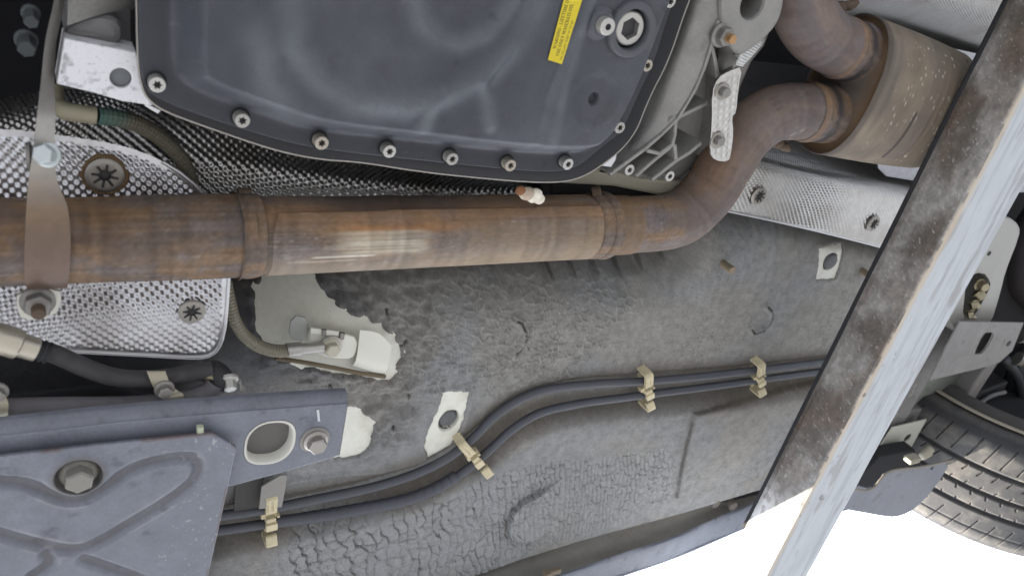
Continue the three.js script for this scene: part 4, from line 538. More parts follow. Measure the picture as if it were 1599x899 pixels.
{
  const H = 0.622, t = thing('brace_plate', 'blue grey pressed brace plate with curved ribs and a large bolt, lower left corner', 'brace plate', P(150, 780, H));
  const o = [...XZ([[-160, 735], [0, 714], [160, 696], [330, 678], [367, 700], [352, 770], [322, 905], [300, 1010], [-160, 1010]], H)];
  const grooves = [[[-60, 746], [0, 753], [40, 755], [75, 772], [105, 783], [135, 780], [165, 762], [200, 735], [240, 721], [290, 713], [306, 718], [312, 735], [300, 755], [260, 785], [200, 820], [150, 850], [115, 862], [60, 852], [0, 835], [-60, 815]], [[50, 900], [72, 886], [78, 876], [70, 868]], [[130, 874], [165, 886], [220, 905], [260, 925]]].map(l => chaikin(XZ(l, H), 2, false));
  const bc = P(122, 742, H), boss = (x, z) => Math.hypot(x - bc.x, z - bc.z);
  const Y = (x, z) => { let h = H; for (const l of grooves) { const d = dline(x, z, l); h += 0.0042 * (1 - sstep(0.002, 0.0085, d)); } const d = boss(x, z); h -= 0.003 * (1 - sstep(0.019, 0.03, d)); h += 0.007 * (1 - sstep(0.0165, 0.0185, d)); return h + 0.0008 * (fbm(x * 14, z * 14, 3) - 0.5); };
  part(t, 'plate', paint(radialSheet(o, 170, 620, Y, { centre: (p => [p.x, p.z])(P(180, 800, H)), skirt: 0.004, round: 0.001 }), (x, y, z) => { let q = blue(x, y, z).map(k => k * 0.98); let g = 9; for (const l of grooves) g = Math.min(g, dline(x, z, l)); q = mix3(q, [0.10, 0.085, 0.075], 0.65 * (1 - sstep(0.002, 0.006, g)) * lerp(0.5, 1, fbm(x * 40, z * 40))); q = mix3(q, [0.42, 0.42, 0.42], 0.7 * Math.exp(-Math.pow((g - 0.0088) / 0.0009, 2)) * sstep(0.45, 0.6, fbm(x * 26, z * 26, 8))); const d = boss(x, z); q = mix3(q, [0.14, 0.115, 0.085], 0.7 * (1 - sstep(0.016, 0.026, d))); const e = sd(x, z, o); q = mix3(q, [0.2, 0.1, 0.06], 0.5 * (1 - sstep(0.0005, 0.002, e)) * sstep(0.4, 0.6, fbm(x * 50, z * 50, 3))); const sp = noise(x * 330, z * 330, 6); return mix3(q, [0.6, 0.6, 0.6], 0.8 * sstep(0.88, 0.94, sp) * sstep(0.05, 0.13, x)); }), mat.blue);
  const rs = M('dirty washer', { color: lin(0.17, 0.155, 0.13), roughness: 0.6, metalness: 0.4, bumpMap: grain, bumpScale: 0.0004 });
  place(t, 'washer', lathe([[0.006, 0.002], [0.0148, 0.002], [0.0158, 0.004], [0.0158, 0.009]], 40), rs, V(bc.x, EYE + H, bc.z)); place(t, 'bolt', hexGeo(0.0118, 0.0125, 0.0142, 0.003), M('grey bolt', { color: lin(0.26, 0.25, 0.22), roughness: 0.55, metalness: 0.45, bumpMap: grain, bumpScale: 0.0004 }), V(bc.x, EYE + H + 0.003, bc.z), yaw(0.15));
  part(t, 'rubber_stop', slab(XZ([[308, 668], [318, 668], [318, 680], [307, 681]], H + 0.002), H + 0.002, 0.006, 0.001), M('pale green stop', { color: lin(0.42, 0.45, 0.33), roughness: 0.7 }));
}
{ // plate behind the brake lines, at the end of the rail
  const t = thing('line_bracket', 'grey dusty sheet bracket under the chassis rail behind the brake lines', 'bracket', P(420, 770, 0.74));
  const hh = 0.738; part(t, 'bracket_sheet', slab(XZ([[438, 742], [408, 760], [404, 795], [440, 792], [446, 760], [448, 742]], hh), hh, 0.003, 0.0008), M('dusty grey sheet', { color: lin(0.27, 0.26, 0.24), roughness: 0.7, bumpMap: grain, bumpScale: 0.0005 }));
  part(t, 'dark_back', slab(XZ([[368, 756], [412, 744], [405, 796], [364, 800]], hh + 0.012), hh + 0.012, 0.003, 0.0008), M('dark back panel', { color: lin(0.06, 0.058, 0.055), roughness: 0.8, bumpMap: grain, bumpScale: 0.0006 }));
}

// ---------------------------------------------------------------- brake lines and their clips
const lineA = [[250, 818], [330, 807], [420, 794], [500, 778], [580, 761], [650, 739], [700, 714], [740, 682], [772, 650], [808, 625], [850, 609], [920, 600], [1010, 595], [1100, 587], [1180, 578], [1300, 563], [1420, 545]];
const lineB = [[250, 842], [330, 830], [420, 817], [500, 805], [570, 793], [640, 778], [690, 757], [735, 728], [770, 697], [800, 670], [840, 646], [900, 631], [980, 620], [1040, 612], [1120, 602], [1220, 588], [1310, 576], [1420, 560]];
const HL = 0.752;
{
  const t = thing('brake_line', 'upper black sheathed brake line crossing the floor in beige clips', 'brake line', P(700, 714, HL), 'brake lines');
  part(t, 'sheath', sweep(pathOf(lineA, HL), 0.0060, 340, 16), mat.hose);
  const u = thing('brake_line', 'lower black brake line with taped wrap between the left clips', 'brake line', P(690, 757, HL), 'brake lines');
  part(u, 'sheath', sweep(pathOf(lineB, HL), 0.0060, 340, 16), mat.hose);
  const w = lineB.slice(2, 8); part(u, 'tape_wrap', sweep(pathOf([[430, 815], ...w.slice(1, 5), [712, 743]], HL - 0.0005), (s, d) => 0.0072 + 0.0011 * (((s * 75 + d / 360 * 0.0 + 0.5 * noise(s * 30, 3)) % 1 + 1) % 1) * sstep(0.02, 0.06, s) + 0.0005 * noise(s * 160, 4), 700, 24), mat.hose);
}
{
  const make = (px, py, qx, qy, label, s, var2) => { // centre and the direction across the lines, as seen
    const a = P(px, py, HL - 0.004), b = P(qx, qy, HL - 0.004), d = b.clone().sub(a).setY(0); const len = d.length(), t = thing('line_clip', label, 'clip', a.clone(), 'beige brake line clips');
    t.rotation.y = Math.atan2(-d.z, d.x); const w = 0.011 * s, B = mat.beige, add = (n, g) => { const m = new THREE.Mesh(g, B); m.name = n; m.castShadow = m.receiveShadow = true; t.add(m); };
    // x runs across the lines from the first to the last hook, y down is towards the lens
    const hook = (x0, x1, dir) => { const sh = new THREE.Shape(); const L = x1 - x0; sh.moveTo(0, 0.016); sh.lineTo(0, -0.004); sh.quadraticCurveTo(0, -0.011, 0.006, -0.011); sh.lineTo(L - 0.003, -0.0085); sh.quadraticCurveTo(L, -0.008, L, -0.005); sh.lineTo(L - 0.001, -0.003); sh.lineTo(0.007, -0.0062); sh.quadraticCurveTo(0.0035, -0.006, 0.0035, -0.002); sh.lineTo(0.0035, 0.016); sh.closePath(); const g = new THREE.ExtrudeGeometry(sh, { depth: w, bevelEnabled: true, bevelSize: 0.0006, bevelThickness: 0.0006, bevelSegments: 2 }); g.translate(x0, 0, -w / 2); if (dir < 0) { g.scale(-1, 1, 1); g.translate(x0 + x1, 0, 0); const ix = g.index, p = g.attributes.position, n = g.attributes.normal; const gg = g.toNonIndexed ? (ix ? g.toNonIndexed() : g) : g; for (let k = 0; k < gg.attributes.position.count; k += 3) for (const at of Object.values(gg.attributes)) { for (let c = 0; c < at.itemSize; c++) { const v1 = at.array[(k + 1) * at.itemSize + c]; at.array[(k + 1) * at.itemSize + c] = at.array[(k + 2) * at.itemSize + c]; at.array[(k + 2) * at.itemSize + c] = v1; } } gg.computeVertexNormals(); return gg; } return g; };
    const R = mergeGeometries([box(0.003, 0.003, w * 1.0, 0.006, -0.0125, 0, 0.0008), box(0.012, 0.002, w * 0.25, 0.012, -0.0125, 0, 0.0006)]);
    add('hook', mergeGeometries([strip(hook(0, len * 0.36, 1)), strip(box(len * 0.24, 0.0018, w * 0.25, len * 0.17, -0.0112, w * 0.25, 0.0006)), strip(box(len * 0.24, 0.0018, w * 0.25, len * 0.17, -0.0112, -w * 0.25, 0.0006))]));
    add('latch', mergeGeometries([strip(box(len * 0.12, 0.022, w * 0.95, len * 0.52, 0.003, 0, 0.0012)), strip(box(len * 0.09, 0.010, w * 1.7, len * 0.47, 0.004, 0, 0.001)), strip(box(len * 0.13, 0.006, w * 1.15, len * 0.60, -0.008, 0, 0.0012)), strip(box(len * 0.03, 0.012, w * 0.3, len * 0.45, -0.002, w * 0.7, 0.0008))]));
    add('hook', strip(hook(len * 0.80, len * 1.0, -1)));
    add('saddle', strip(box(len * 1.0, 0.003, w * 0.6, len * 0.5, 0.016, 0, 0.001)));
  };
  make(421, 766, 421, 846, 'beige plastic line clip nearest the brace plate, leftmost of the four', 1.1);
  make(717, 687, 762, 738, 'beige plastic line clip beside the bare patch with a plug', 1.0);
  make(1008, 579, 1012, 636, 'beige plastic line clip second from the crossbeam', 1.05);
  make(1184, 564, 1186, 614, 'beige plastic line clip closest to the steel crossbeam', 1.05);
}
function strip(g) { g = g.index ? g.toNonIndexed() : g; for (const k of Object.keys(g.attributes)) if (!['position', 'normal', 'uv'].includes(k)) g.deleteAttribute(k); return g; }

// ---------------------------------------------------------------- earth strap, cables, hoses at the left
{
  const t = thing('earth_strap', 'flat braided earth strap bolted to the bare cream patch', 'earth strap', P(516, 540, 0.742));
  const pts = [[352, 440, 0.745], [358, 470, 0.74], [366, 500, 0.736], [382, 524, 0.735], [408, 542, 0.735], [435, 548, 0.737], [462, 546, 0.739]].map(([a, b, h]) => P(a, b, h));
  part(t, 'braid', sweep(pts, (s, d) => 0.0068 * (0.75 + 0.25 * Math.abs(Math.cos((d - 20) / 57.3))) + 0.0009 * Math.sin(s * 900 + d * 0.12) * Math.sin(s * 900 - d * 0.12), 360, 40), mat.braid);
  part(t, 'ferrule', sweep([[446, 547], [470, 545]].map(([a, b]) => P(a, b, 0.739)), 0.0078, 20, 20, { cap: true }), mat.zinc);
  part(t, 'lug', [sweep([[468, 545], [492, 543], [506, 541]].map(([a, b]) => P(a, b, 0.740)), s => 0.0062, 20, 18, { cap: true }), place0(lathe([[0.004, -0.002], [0.0125, -0.002], [0.0135, 0], [0.0135, 0.002]], 28), P(516, 541, 0.742))], mat.zinc);
  place(t, 'bolt', hexGeo(0.0085, 0.009, 0.0112, 0.003), M('cream painted bolt', { color: lin(0.5, 0.48, 0.38), roughness: 0.5 }), P(516, 541, 0.740), yaw(0.5));
}
{
  const W = M('cream paint', { color: lin(0.70, 0.70, 0.62), roughness: 0.45 }), t = thing('earth_bracket', 'cream welded bracket on the large bare patch behind the earth strap bolt', 'bracket', P(530, 545, 0.748));
  part(t, 'bracket_plate', slab(chaikin(XZ([[484, 512], [535, 520], [560, 528], [556, 556], [540, 562], [498, 556], [482, 540]], 0.748), 1), 0.748, 0.010, 0.002), W);
  part(t, 'fold', loft([XYZ([[562, 515], [590, 520], [612, 540]], 0.748), XYZ([[556, 560], [585, 572], [605, 575]], 0.746), XYZ([[550, 572], [580, 582], [600, 585]], 0.757)], 16, 16), W);
  part(t, 'tag', slab(chaikin(XZ([[455, 492], [483, 497], [478, 535], [450, 530]], 0.752), 1), 0.752, 0.003, 0.001), M('grey sealer', { color: lin(0.34, 0.35, 0.33), roughness: 0.6, bumpMap: grain, bumpScale: 0.0005 }));
  part(t, 'lip', slab(XZ([[485, 512], [530, 518], [528, 526], [484, 521]], 0.744), 0.744, 0.006, 0.001), W); part(t, 'stop', [slab(XZ([[503, 515], [510, 516], [509, 525], [502, 524]], 0.742), 0.742, 0.004, 0.0008), slab(XZ([[531, 520], [539, 521], [537, 531], [530, 530]], 0.742), 0.742, 0.004, 0.0008)], mat.dullZinc);
  part(t, 'seam_groove', sweep(XYZ([[430, 559], [470, 565], [520, 574], [560, 582], [601, 588]], 0.7545), 0.0026, 60, 10), M('brown seam', { color: lin(0.14, 0.11, 0.07), roughness: 0.8 }));
}
{
  const t = thing('sensor_cable', 'black sensor cable with silver sensor body at the left edge', 'sensor', P(60, 545, 0.672));
  const path = [[58, 545], [85, 553], [130, 573], [175, 588], [225, 592], [270, 588], [306, 581], [330, 578]];
  part(t, 'sensor_body', [sweep(XYZ([[-60, 515], [-10, 526], [28, 538]], 0.668), 0.0125, 20, 32, { cap: true }), sweep(XYZ([[24, 537], [56, 546]], 0.668), 0.0100, 20, 28, { cap: true })], M('warm sensor steel', { color: lin(0.50, 0.46, 0.38), roughness: 0.35, metalness: 0.8 }));
  part(t, 'boot', sweep(XYZ([[54, 545], [74, 551]], 0.669), s => 0.0088 + 0.0008 * Math.sin(s * 1400), 60, 24, { cap: true }), mat.rubber);
  part(t, 'cable', sweep(XYZ(path, 0.674), 0.0082, 160, 20), M('dusty rubber cable', { color: lin(0.045, 0.043, 0.045), roughness: 0.55, bumpMap: mottle, bumpScale: 0.0003 }));
}
{
  const t = thing('coolant_pipe', 'grey rubber pipe along the top of the chassis rail, turning up at its end', 'pipe', P(150, 636, 0.668));
  part(t, 'pipe', sweep(XYZ([[-80, 646], [0, 641], [100, 638], [200, 636], [262, 630], [305, 622], [330, 610], [340, 596]], 0.668), s => 0.0105, 160, 24), M('worn grey hose', { color: lin(0.15, 0.14, 0.145), roughness: 0.6, bumpMap: mottle, bumpScale: 0.0004 }));
  part(t, 'elbow', sweep([[342, 604, 0.668], [345, 592, 0.67], [336, 582, 0.676], [322, 578, 0.684]].map(([a, b, h]) => P(a, b, h)), s => 0.0112, 40, 24, { cap: true }), mat.rubber);
  part(t, 'collar', sweep([[326, 594, 0.668], [330, 581, 0.674], [344, 578, 0.678]].map(([a, b, h]) => P(a, b, h)), 0.0062, 30, 16, { cap: true }), M('brass-tinted collar', { color: lin(0.26, 0.22, 0.15), roughness: 0.6, metalness: 0.3 }));
}
{
  const mk = (o, label, bolt) => { const t = thing('pipe_bracket', label, 'bracket', P(bolt[0], bolt[1], 0.66), 'tan steel pipe brackets'); const tan = M('tan plated steel', { color: lin(0.36, 0.33, 0.25), roughness: 0.5, metalness: 0.4, bumpMap: grain, bumpScale: 0.0002 });
    const l0 = o.map(([a, , b, , h]) => P(a, b, h)), l1 = o.map(([, a, , b, h]) => P(a, b, h)); const back = [l0, l1].map(l => l.map(p => V(p.x, p.y + 0.002, p.z)));
    part(t, 'strap', [loft([l0, l1], 50, 8), loft(back, 50, 8)], tan); place(t, 'bolt', hexGeo(0.0062, 0.0075, 0.0088, 0.002), mat.dullZinc, P(bolt[0], bolt[1], 0.6605), yaw(0.3)); };
  mk([[229, 258, 581, 581, 0.664], [234, 262, 594, 592, 0.661], [240, 268, 606, 604, 0.661], [247, 277, 614, 611, 0.659], [256, 286, 622, 617, 0.655], [262, 289, 632, 626, 0.655], [263, 288, 642, 636, 0.660]], 'tan strap bracket with bolt holding the grey pipe to the cable', [256, 607]);
  mk([[-28, -6, 600, 600, 0.664], [-20, 2, 612, 610, 0.660], [-14, 8, 622, 620, 0.657], [-10, 12, 632, 630, 0.655], [-10, 12, 645, 643, 0.655], [-10, 12, 656, 654, 0.660]], 'tan strap bracket cut off by the left edge of the picture', [-6, 612]);
  const t = thing('cable_bracket', 'bright screw on a thin folded steel tab at the end of the pipe', 'bracket', P(358, 592, 0.668));
  part(t, 'tab', loft([XYZ([[335, 598], [352, 599], [373, 599], [375, 609], [382, 612]], 0.667), XYZ([[336, 590], [352, 590], [374, 592], [378, 602], [384, 606]], 0.672)], 60, 6), mat.zinc); place(t, 'screw', hexGeo(0.0058, 0.010, 0.0085, 0.0025), mat.zinc, P(357, 592, 0.665), new THREE.Quaternion().setFromEuler(new THREE.Euler(0.5, 0.3, 0)));
}
{
  const t = thing('braided_hose', 'braided hose with brass elbow and green corroded end above the heat shield', 'hose', P(130, 178, 0.70));
  part(t, 'elbow', sweep([[90, 138, 0.73], [90, 155, 0.715], [98, 172, 0.70], [124, 177, 0.695], [150, 180, 0.695]].map(([a, b, h]) => P(a, b, h)), s => 0.0044 + 0.0026 * sstep(0.02, 0.03, s), 60, 24, { cap: true }), M('tarnished brass', { color: lin(0.34, 0.31, 0.22), roughness: 0.5, metalness: 0.5, bumpMap: grain, bumpScale: 0.0003 }));
  part(t, 'braid', paint(sweep([[150, 180, 0.696], [180, 184, 0.70], [215, 194, 0.71], [250, 215, 0.72], [280, 245, 0.728], [298, 285, 0.735]].map(([a, b, h]) => P(a, b, h)), (s, d) => 0.0068 + 0.0003 * Math.sin(s * 900 + d * 0.10472) * Math.sin(s * 900 - d * 0.10472), 420, 48), (x, y, z, u) => mix3([0.045, 0.10, 0.082], mix3([0.13, 0.12, 0.085], [0.07, 0.062, 0.045], fbm(x * 300, z * 300, y * 300)), sstep(0.012, 0.05, u + 0.03 * fbm(x * 90, z * 90, y * 90)))), mat.braidGreen);
}
{ // steel hanger strap crossing the pipe at the left
  const t = thing('hanger_strap', 'long pale steel hanger strap wrapped over the exhaust pipe at the left', 'hanger strap', P(70, 400, 0.64));
  const rows = [[90, 104, -30, -30, 0.648, 0.66], [80, 97, 20, 20, 0.648, 0.665], [71, 88, 60, 62, 0.646, 0.665], [63, 84, 130, 133, 0.644, 0.662], [57, 86, 180, 180, 0.642, 0.652], [50, 84, 240, 238, 0.640, 0.644], [43, 90, 290, 286, 0.639, 0.641], [40, 104, 330, 322, 0.6395, 0.6405], [38, 109, 370, 362, 0.6405, 0.6405], [37, 109, 410, 402, 0.6445, 0.6440], [38, 107, 440, 436, 0.653, 0.6525], [42, 104, 452, 450, 0.660, 0.660]];
  const a = rows.map(r => P(r[0], r[2], r[4])), b = rows.map(r => P(r[1], r[3], r[5])), up = l => l.map(p => V(p.x, p.y + 0.003, p.z));
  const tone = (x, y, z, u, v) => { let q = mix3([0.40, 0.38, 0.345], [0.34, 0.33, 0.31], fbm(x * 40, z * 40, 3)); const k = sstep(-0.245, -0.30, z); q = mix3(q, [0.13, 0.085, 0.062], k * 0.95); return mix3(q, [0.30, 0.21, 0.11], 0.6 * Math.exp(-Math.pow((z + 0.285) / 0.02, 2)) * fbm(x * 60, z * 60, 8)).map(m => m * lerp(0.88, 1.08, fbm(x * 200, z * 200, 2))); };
  part(t, 'strap', paint(merge([loft([a, b], 160, 16), loft([up(a), up(b)], 160, 16), loft([a, up(a)], 160, 2), loft([b, up(b)], 160, 2)]), tone), M('hanger steel', { vertexColors: true, roughness: 0.42, metalness: 0.55, bumpMap: grain, bumpScale: 0.0001 }));
  const bl = hexGeo(0.0072, 0.010, 0.009, 0.002), q = new THREE.Quaternion().setFromEuler(new THREE.Euler(-0.35, 0.2, -0.4)); place(t, 'bolt', bl, M('pale zinc', { color: lin(0.46, 0.50, 0.50), roughness: 0.4, metalness: 0.5 }), P(74, 242, 0.640), q); place(t, 'bolt', bl, mat.dullZinc, P(44, 242, 0.655), new THREE.Quaternion().setFromEuler(new THREE.Euler(0, 0, 1.5)));
  const tabH = 0.668; part(t, 'end_tab', slab(chaikin(XZ([[26, 455], [92, 450], [96, 470], [84, 496], [34, 502], [24, 480]], tabH), 1), tabH, 0.004, 0.001), M('cream plated tab', { color: lin(0.55, 0.54, 0.48), roughness: 0.45, metalness: 0.2 }));
  const np = P(58, 470, tabH); place(t, 'nut', hexGeo(0.0105, 0.011, 0.0130, 0.003), mat.dullZinc, np, yaw(0.2)); place(t, 'stud', lathe([[0.0001, -0.022], [0.0042, -0.022], [0.0052, -0.0205], [0.0052, 0]], 20), mat.rustBolt, np);
}

// ---------------------------------------------------------------- steel crossbeam of the lift
{
  const bx = z => 0.9985 + 0.08 * z, h0 = 0.552, hgt = 0.073, w = 0.110, t = thing('lift_crossbeam', 'long steel lift beam with grimy dark side and white painted underside, crossing at right', 'lift beam', V(bx(-0.4) + w / 2, EYE + h0, -0.4));
  const z0 = -1.25, z1 = 0.12, n = 1400, r = 0.006, zz = i => lerp(z0, z1, i / n);
  const side = [[w, hgt], [0.012, hgt], [0.003, hgt - 0.003], [0, hgt - 0.012], [0, hgt * 0.75], [0, hgt * 0.5], [0, hgt * 0.25], [0, r], [0.0018, 0.0018]];
  const dense = (p, k) => { const o = []; for (let i = 0; i + 1 < p.length; i++) for (let j = 0; j < k; j++) o.push([lerp(p[i][0], p[i + 1][0], j / k), lerp(p[i][1], p[i + 1][1], j / k)]); o.push(p[p.length - 1]); return o; };
  const S = dense(side, 12), Bt = dense([[0.0018, 0.0018], [r, 0], [0.03, 0.0006], [0.055, 0.0012], [0.08, 0.0006], [w - r, 0], [w - 0.0018, 0.0018], [w, r], [w, hgt]], 13);
  const surf = prof => gridGeo(n, prof.length - 1, (i, j) => { const z = zz(i), [a, b] = prof[j]; return [bx(z) + a + 0.0008 * (noise(z * 12, b * 30, 2) - 0.5), EYE + h0 + b + 0.0009 * (noise(z * 15, a * 40, 5) - 0.5), z, z, a + b]; });
  part(t, 'side_web', paint(surf(S), (x, y, z) => {
    const k = y - h0, a = fbm(z * 16 + k * 9, k * 20 - z * 5, 2, 6), b = fbm(z * 110 + k * 40, k * 150 - z * 30, 6, 4), c = fbm(z * 320 + k * 90, k * 340 - z * 70, 8, 3); let q = mix3([0.075, 0.062, 0.05], [0.185, 0.175, 0.16], sstep(0.36, 0.64, a)); q = mix3(q, [0.10, 0.066, 0.048], 0.4 * sstep(0.52, 0.68, fbm(z * 20 - k * 8, k * 40 + z * 9, 13, 5)));
    q = q.map(v => v * lerp(0.6, 1.45, b) * lerp(0.7, 1.3, c)); const sc = fbm(z * 70 + k * 210, z * 420 - k * 260, 9, 4), sc2 = fbm(z * 200 - k * 55, k * 420 + z * 60, 19, 3); q = mix3(q, [0.42, 0.41, 0.39], 0.5 * sstep(0.70, 0.80, sc));
    const end = sstep(-0.70, -0.86, z + 0.10 * (a - 0.5)) * lerp(0.55, 1, sstep(0.4, 0.55, b)); q = mix3(q, [0.66, 0.66, 0.65], 0.9 * end); return mix3(q, [0.55, 0.47, 0.37], 0.8 * (1 - sstep(0.001, 0.006, k)) * sstep(0.35, 0.55, fbm(z * 60, 2, 4))); }), mat.beamSide);  // web whitened towards its end: direct sunlight painted into the colour
  part(t, 'shade_strip', sweep([-0.84, -0.6, -0.3, z1].map(z => V(bx(z) + 0.006, EYE + h0 + hgt, z)), 0.0045, 60, 12), mat.dark);  // dark strip along the top edge, imitating the contact shadow beside the beam
  part(t, 'bottom_flange', paint(surf(Bt), (x, y, z) => { const a = x - bx(z), s = fbm(z * 9.3 + a * 5, a * 210 + z * 7, 3, 4), c = fbm(z * 30, a * 60, 6, 4); let q = [0.50, 0.53, 0.555].map(v => v * lerp(0.9, 1.04, c)); q = mix3(mix3(q, [0.34, 0.36, 0.38], 0.6 * sstep(0.5, 0.72, s)), [0.26, 0.25, 0.24], 0.55 * sstep(0.62, 0.74, fbm(z * 17 + a * 8, a * 90 - z * 4, 23, 5))); q = mix3(q, [0.46, 0.38, 0.28], 0.85 * (1 - sstep(0.002, 0.006 + 0.008 * fbm(z * 45, 1, 3), a))); return mix3(q, [0.12, 0.11, 0.10], 0.8 * sstep(0.84, 0.88, noise(z * 80 + a * 31, a * 160 - z * 23, 7)) * sstep(0.55, 0.7, fbm(z * 10, a * 20, 3))); }), mat.beamBottom);
}

// ---------------------------------------------------------------- rear corner beyond the beam
const dirty = (c, k = 0.5) => (x, y, z) => mix3(c, c.map(v => v * 0.55), k * sstep(0.4, 0.7, fbm(x * 30, z * 30, y * 20))).map(v => v * lerp(0.8, 1.15, fbm(x * 160, z * 160, y * 90, 3)));
{
  const t = thing('rear_bracket', 'pale cream suspension bracket with a dark opening right of the crossbeam', 'bracket', P(1560, 420, 0.74));
  const H = 0.73, o = XZ([[1520, 330], [1577, 338], [1595, 352], [1594, 370], [1572, 425], [1566, 452], [1549, 508], [1530, 515], [1480, 520], [1490, 420]], H);
  part(t, 'bracket_body', paint(slab(chaikin(o, 1), H, 0.05, 0.004, [chaikin(XZ([[1508, 430], [1538, 420], [1551, 438], [1548, 452], [1520, 500], [1500, 505]], H), 1)]), dirty([0.36, 0.355, 0.33], 0.5)), mat.white);
  part(t, 'opening_back', slab(XZ([[1480, 410], [1560, 410], [1560, 510], [1480, 515]], H + 0.04), H + 0.04, 0.004, 0.001), mat.dark);
  for (const [a, b] of [[1531, 444], [1527, 456], [1522, 470], [1516, 486]]) place(t, 'bolt', hexGeo(0.009, 0.014, 0.012), M('greasy brass fitting', { color: lin(0.34, 0.30, 0.20), roughness: 0.35, metalness: 0.6 }), P(a, b, H + 0.012), new THREE.Quaternion().setFromEuler(new THREE.Euler(0.4, a, 0.5)));
  const hc = P(1546, 396, H - 0.001); place(t, 'small_hole', lathe([[0.0001, -0.0004], [0.004, -0.0004], [0.0045, 0.001]], 16), mat.socket, hc);
}
{
  const t = thing('mounting_box', 'grey dusty sheet-metal mounting box with a slot right of the crossbeam', 'bracket', P(1520, 540, 0.70));
  const H = 0.70, o = XZ([[1500, 502], [1600, 504], [1582, 548], [1562, 566], [1545, 572], [1454, 594], [1470, 560]], H), slot = chaikin(XZ([[1521, 552], [1536, 520], [1545, 518], [1554, 518], [1552, 528], [1536, 553], [1525, 555]], H), 2);
  part(t, 'box_face', paint(slab(o, H, 0.004, 0.0012, [slot]), dirty([0.36, 0.35, 0.34], 0.3)), mat.grey);
  part(t, 'box_wall', paint(loft([XYZ([[1498, 503], [1550, 503], [1602, 505]], H + 0.002), XYZ([[1498, 503], [1550, 503], [1602, 505]], H + 0.06)], 20, 12), dirty([0.30, 0.25, 0.19], 0.4)), mat.grey);
  part(t, 'slot_back', slab(XZ([[1510, 512], [1565, 512], [1565, 560], [1510, 560]], H + 0.02), H + 0.02, 0.003, 0.001), M('shaded inner sheet', { color: lin(0.12, 0.115, 0.11), roughness: 0.8 }));
  part(t, 'corner_hole', slab(ringPts((p => [p.x, p.z])(P(1576, 536, H)), 0.006, 16), H - 0.0008, 0.0012, 0.0002), mat.socket);
}
{
  const t = thing('ladder_structure', 'grey ladder-like rear frame rails running beside the crossbeam', 'chassis frame', P(1450, 640, 0.76));
  const rail = (l, w, h) => paint(wall(XZ(l, h), w, h, 0.05, 0.004), dirty([0.32, 0.31, 0.30], 0.4));
  part(t, 'frame_rail', rail([[1500, 480], [1452, 570], [1405, 655], [1365, 720], [1345, 755]], 0.055, 0.752), mat.grey);
  part(t, 'frame_rail', rail([[1560, 555], [1505, 640], [1455, 700], [1420, 738]], 0.040, 0.742), mat.grey);
  part(t, 'cross_panel', paint(slab(XZ([[1440, 575], [1535, 570], [1480, 660], [1395, 680]], 0.775), 0.775, 0.004, 0.001), (x, y, z) => mix3([0.34, 0.37, 0.31], [0.06, 0.06, 0.065], sstep(-0.006, 0.006, (x - P(1475, 610, 0.775).x) + 0.015 * (fbm(x * 60, z * 60) - 0.5)))), mat.grey);
  part(t, 'cross_bar', rail([[1412, 655], [1475, 642]], 0.04, 0.76), mat.grey);
  part(t, 'drilled_tab', paint(slab(XZ([[1395, 668], [1448, 655], [1422, 702], [1380, 712], [1370, 706]], 0.738), 0.738, 0.004, 0.001, [ringPts((p => [p.x, p.z])(P(1418, 684, 0.738)), 0.010, 24)]), dirty([0.55, 0.55, 0.48], 0.4)), mat.white, 'pale cream drilled tab');
  part(t, 'dark_floor', slab(XZ([[1300, 480], [1700, 380], [1700, 760], [1420, 790], [1330, 790]], 0.83), 0.83, 0.01, 0.001), mat.dark);
}
{
  const t = thing('wheel_arch', 'black wheel arch liner and suspension in shadow above the tyre', 'wheel arch', P(1560, 600, 0.8));
  part(t, 'liner', [slab(XZ([[1498, 690], [1530, 630], [1600, 590], [1700, 600], [1700, 700], [1500, 720]], 0.80), 0.80, 0.02, 0.002), wall(XZ([[1425, 728], [1478, 660], [1530, 615], [1570, 600]], 0.77), 0.02, 0.765, 0.06, 0.004)], mat.rubber);
  part(t, 'liner_edge', sweep(XYZ([[1500, 665], [1520, 640], [1545, 620], [1570, 612]], 0.755), s => 0.004 + 0.001 * noise(s * 200), 60, 10), M('grey frayed edge', { color: lin(0.16, 0.16, 0.165), roughness: 0.8 }));
  part(t, 'control_arm', [sweep(XYZ([[1700, 520], [1600, 560], [1580, 600], [1590, 640]], 0.80), 0.018, 40, 16), sweep(XYZ([[1570, 560], [1590, 590], [1600, 640]], 0.77), 0.010, 30, 14, { cap: true })], M('oily arm', { color: lin(0.06, 0.065, 0.075), roughness: 0.5, metalness: 0.3 }));
  part(t, 'tank', [sweep(XYZ([[1640, 340], [1612, 385], [1610, 430], [1660, 480]], 0.82), 0.05, 40, 30, { cap: true })], M('brown black tank', { color: lin(0.045, 0.04, 0.042), roughness: 0.6 }));
  for (const [a, b] of [[1597, 525], [1590, 560]]) place(t, 'bolt', hexGeo(0.012, 0.012, 0.016), mat.dullZinc, P(a, b, 0.76), new THREE.Quaternion().setFromEuler(new THREE.Euler(0.3, 0.2, 0.9)));
}
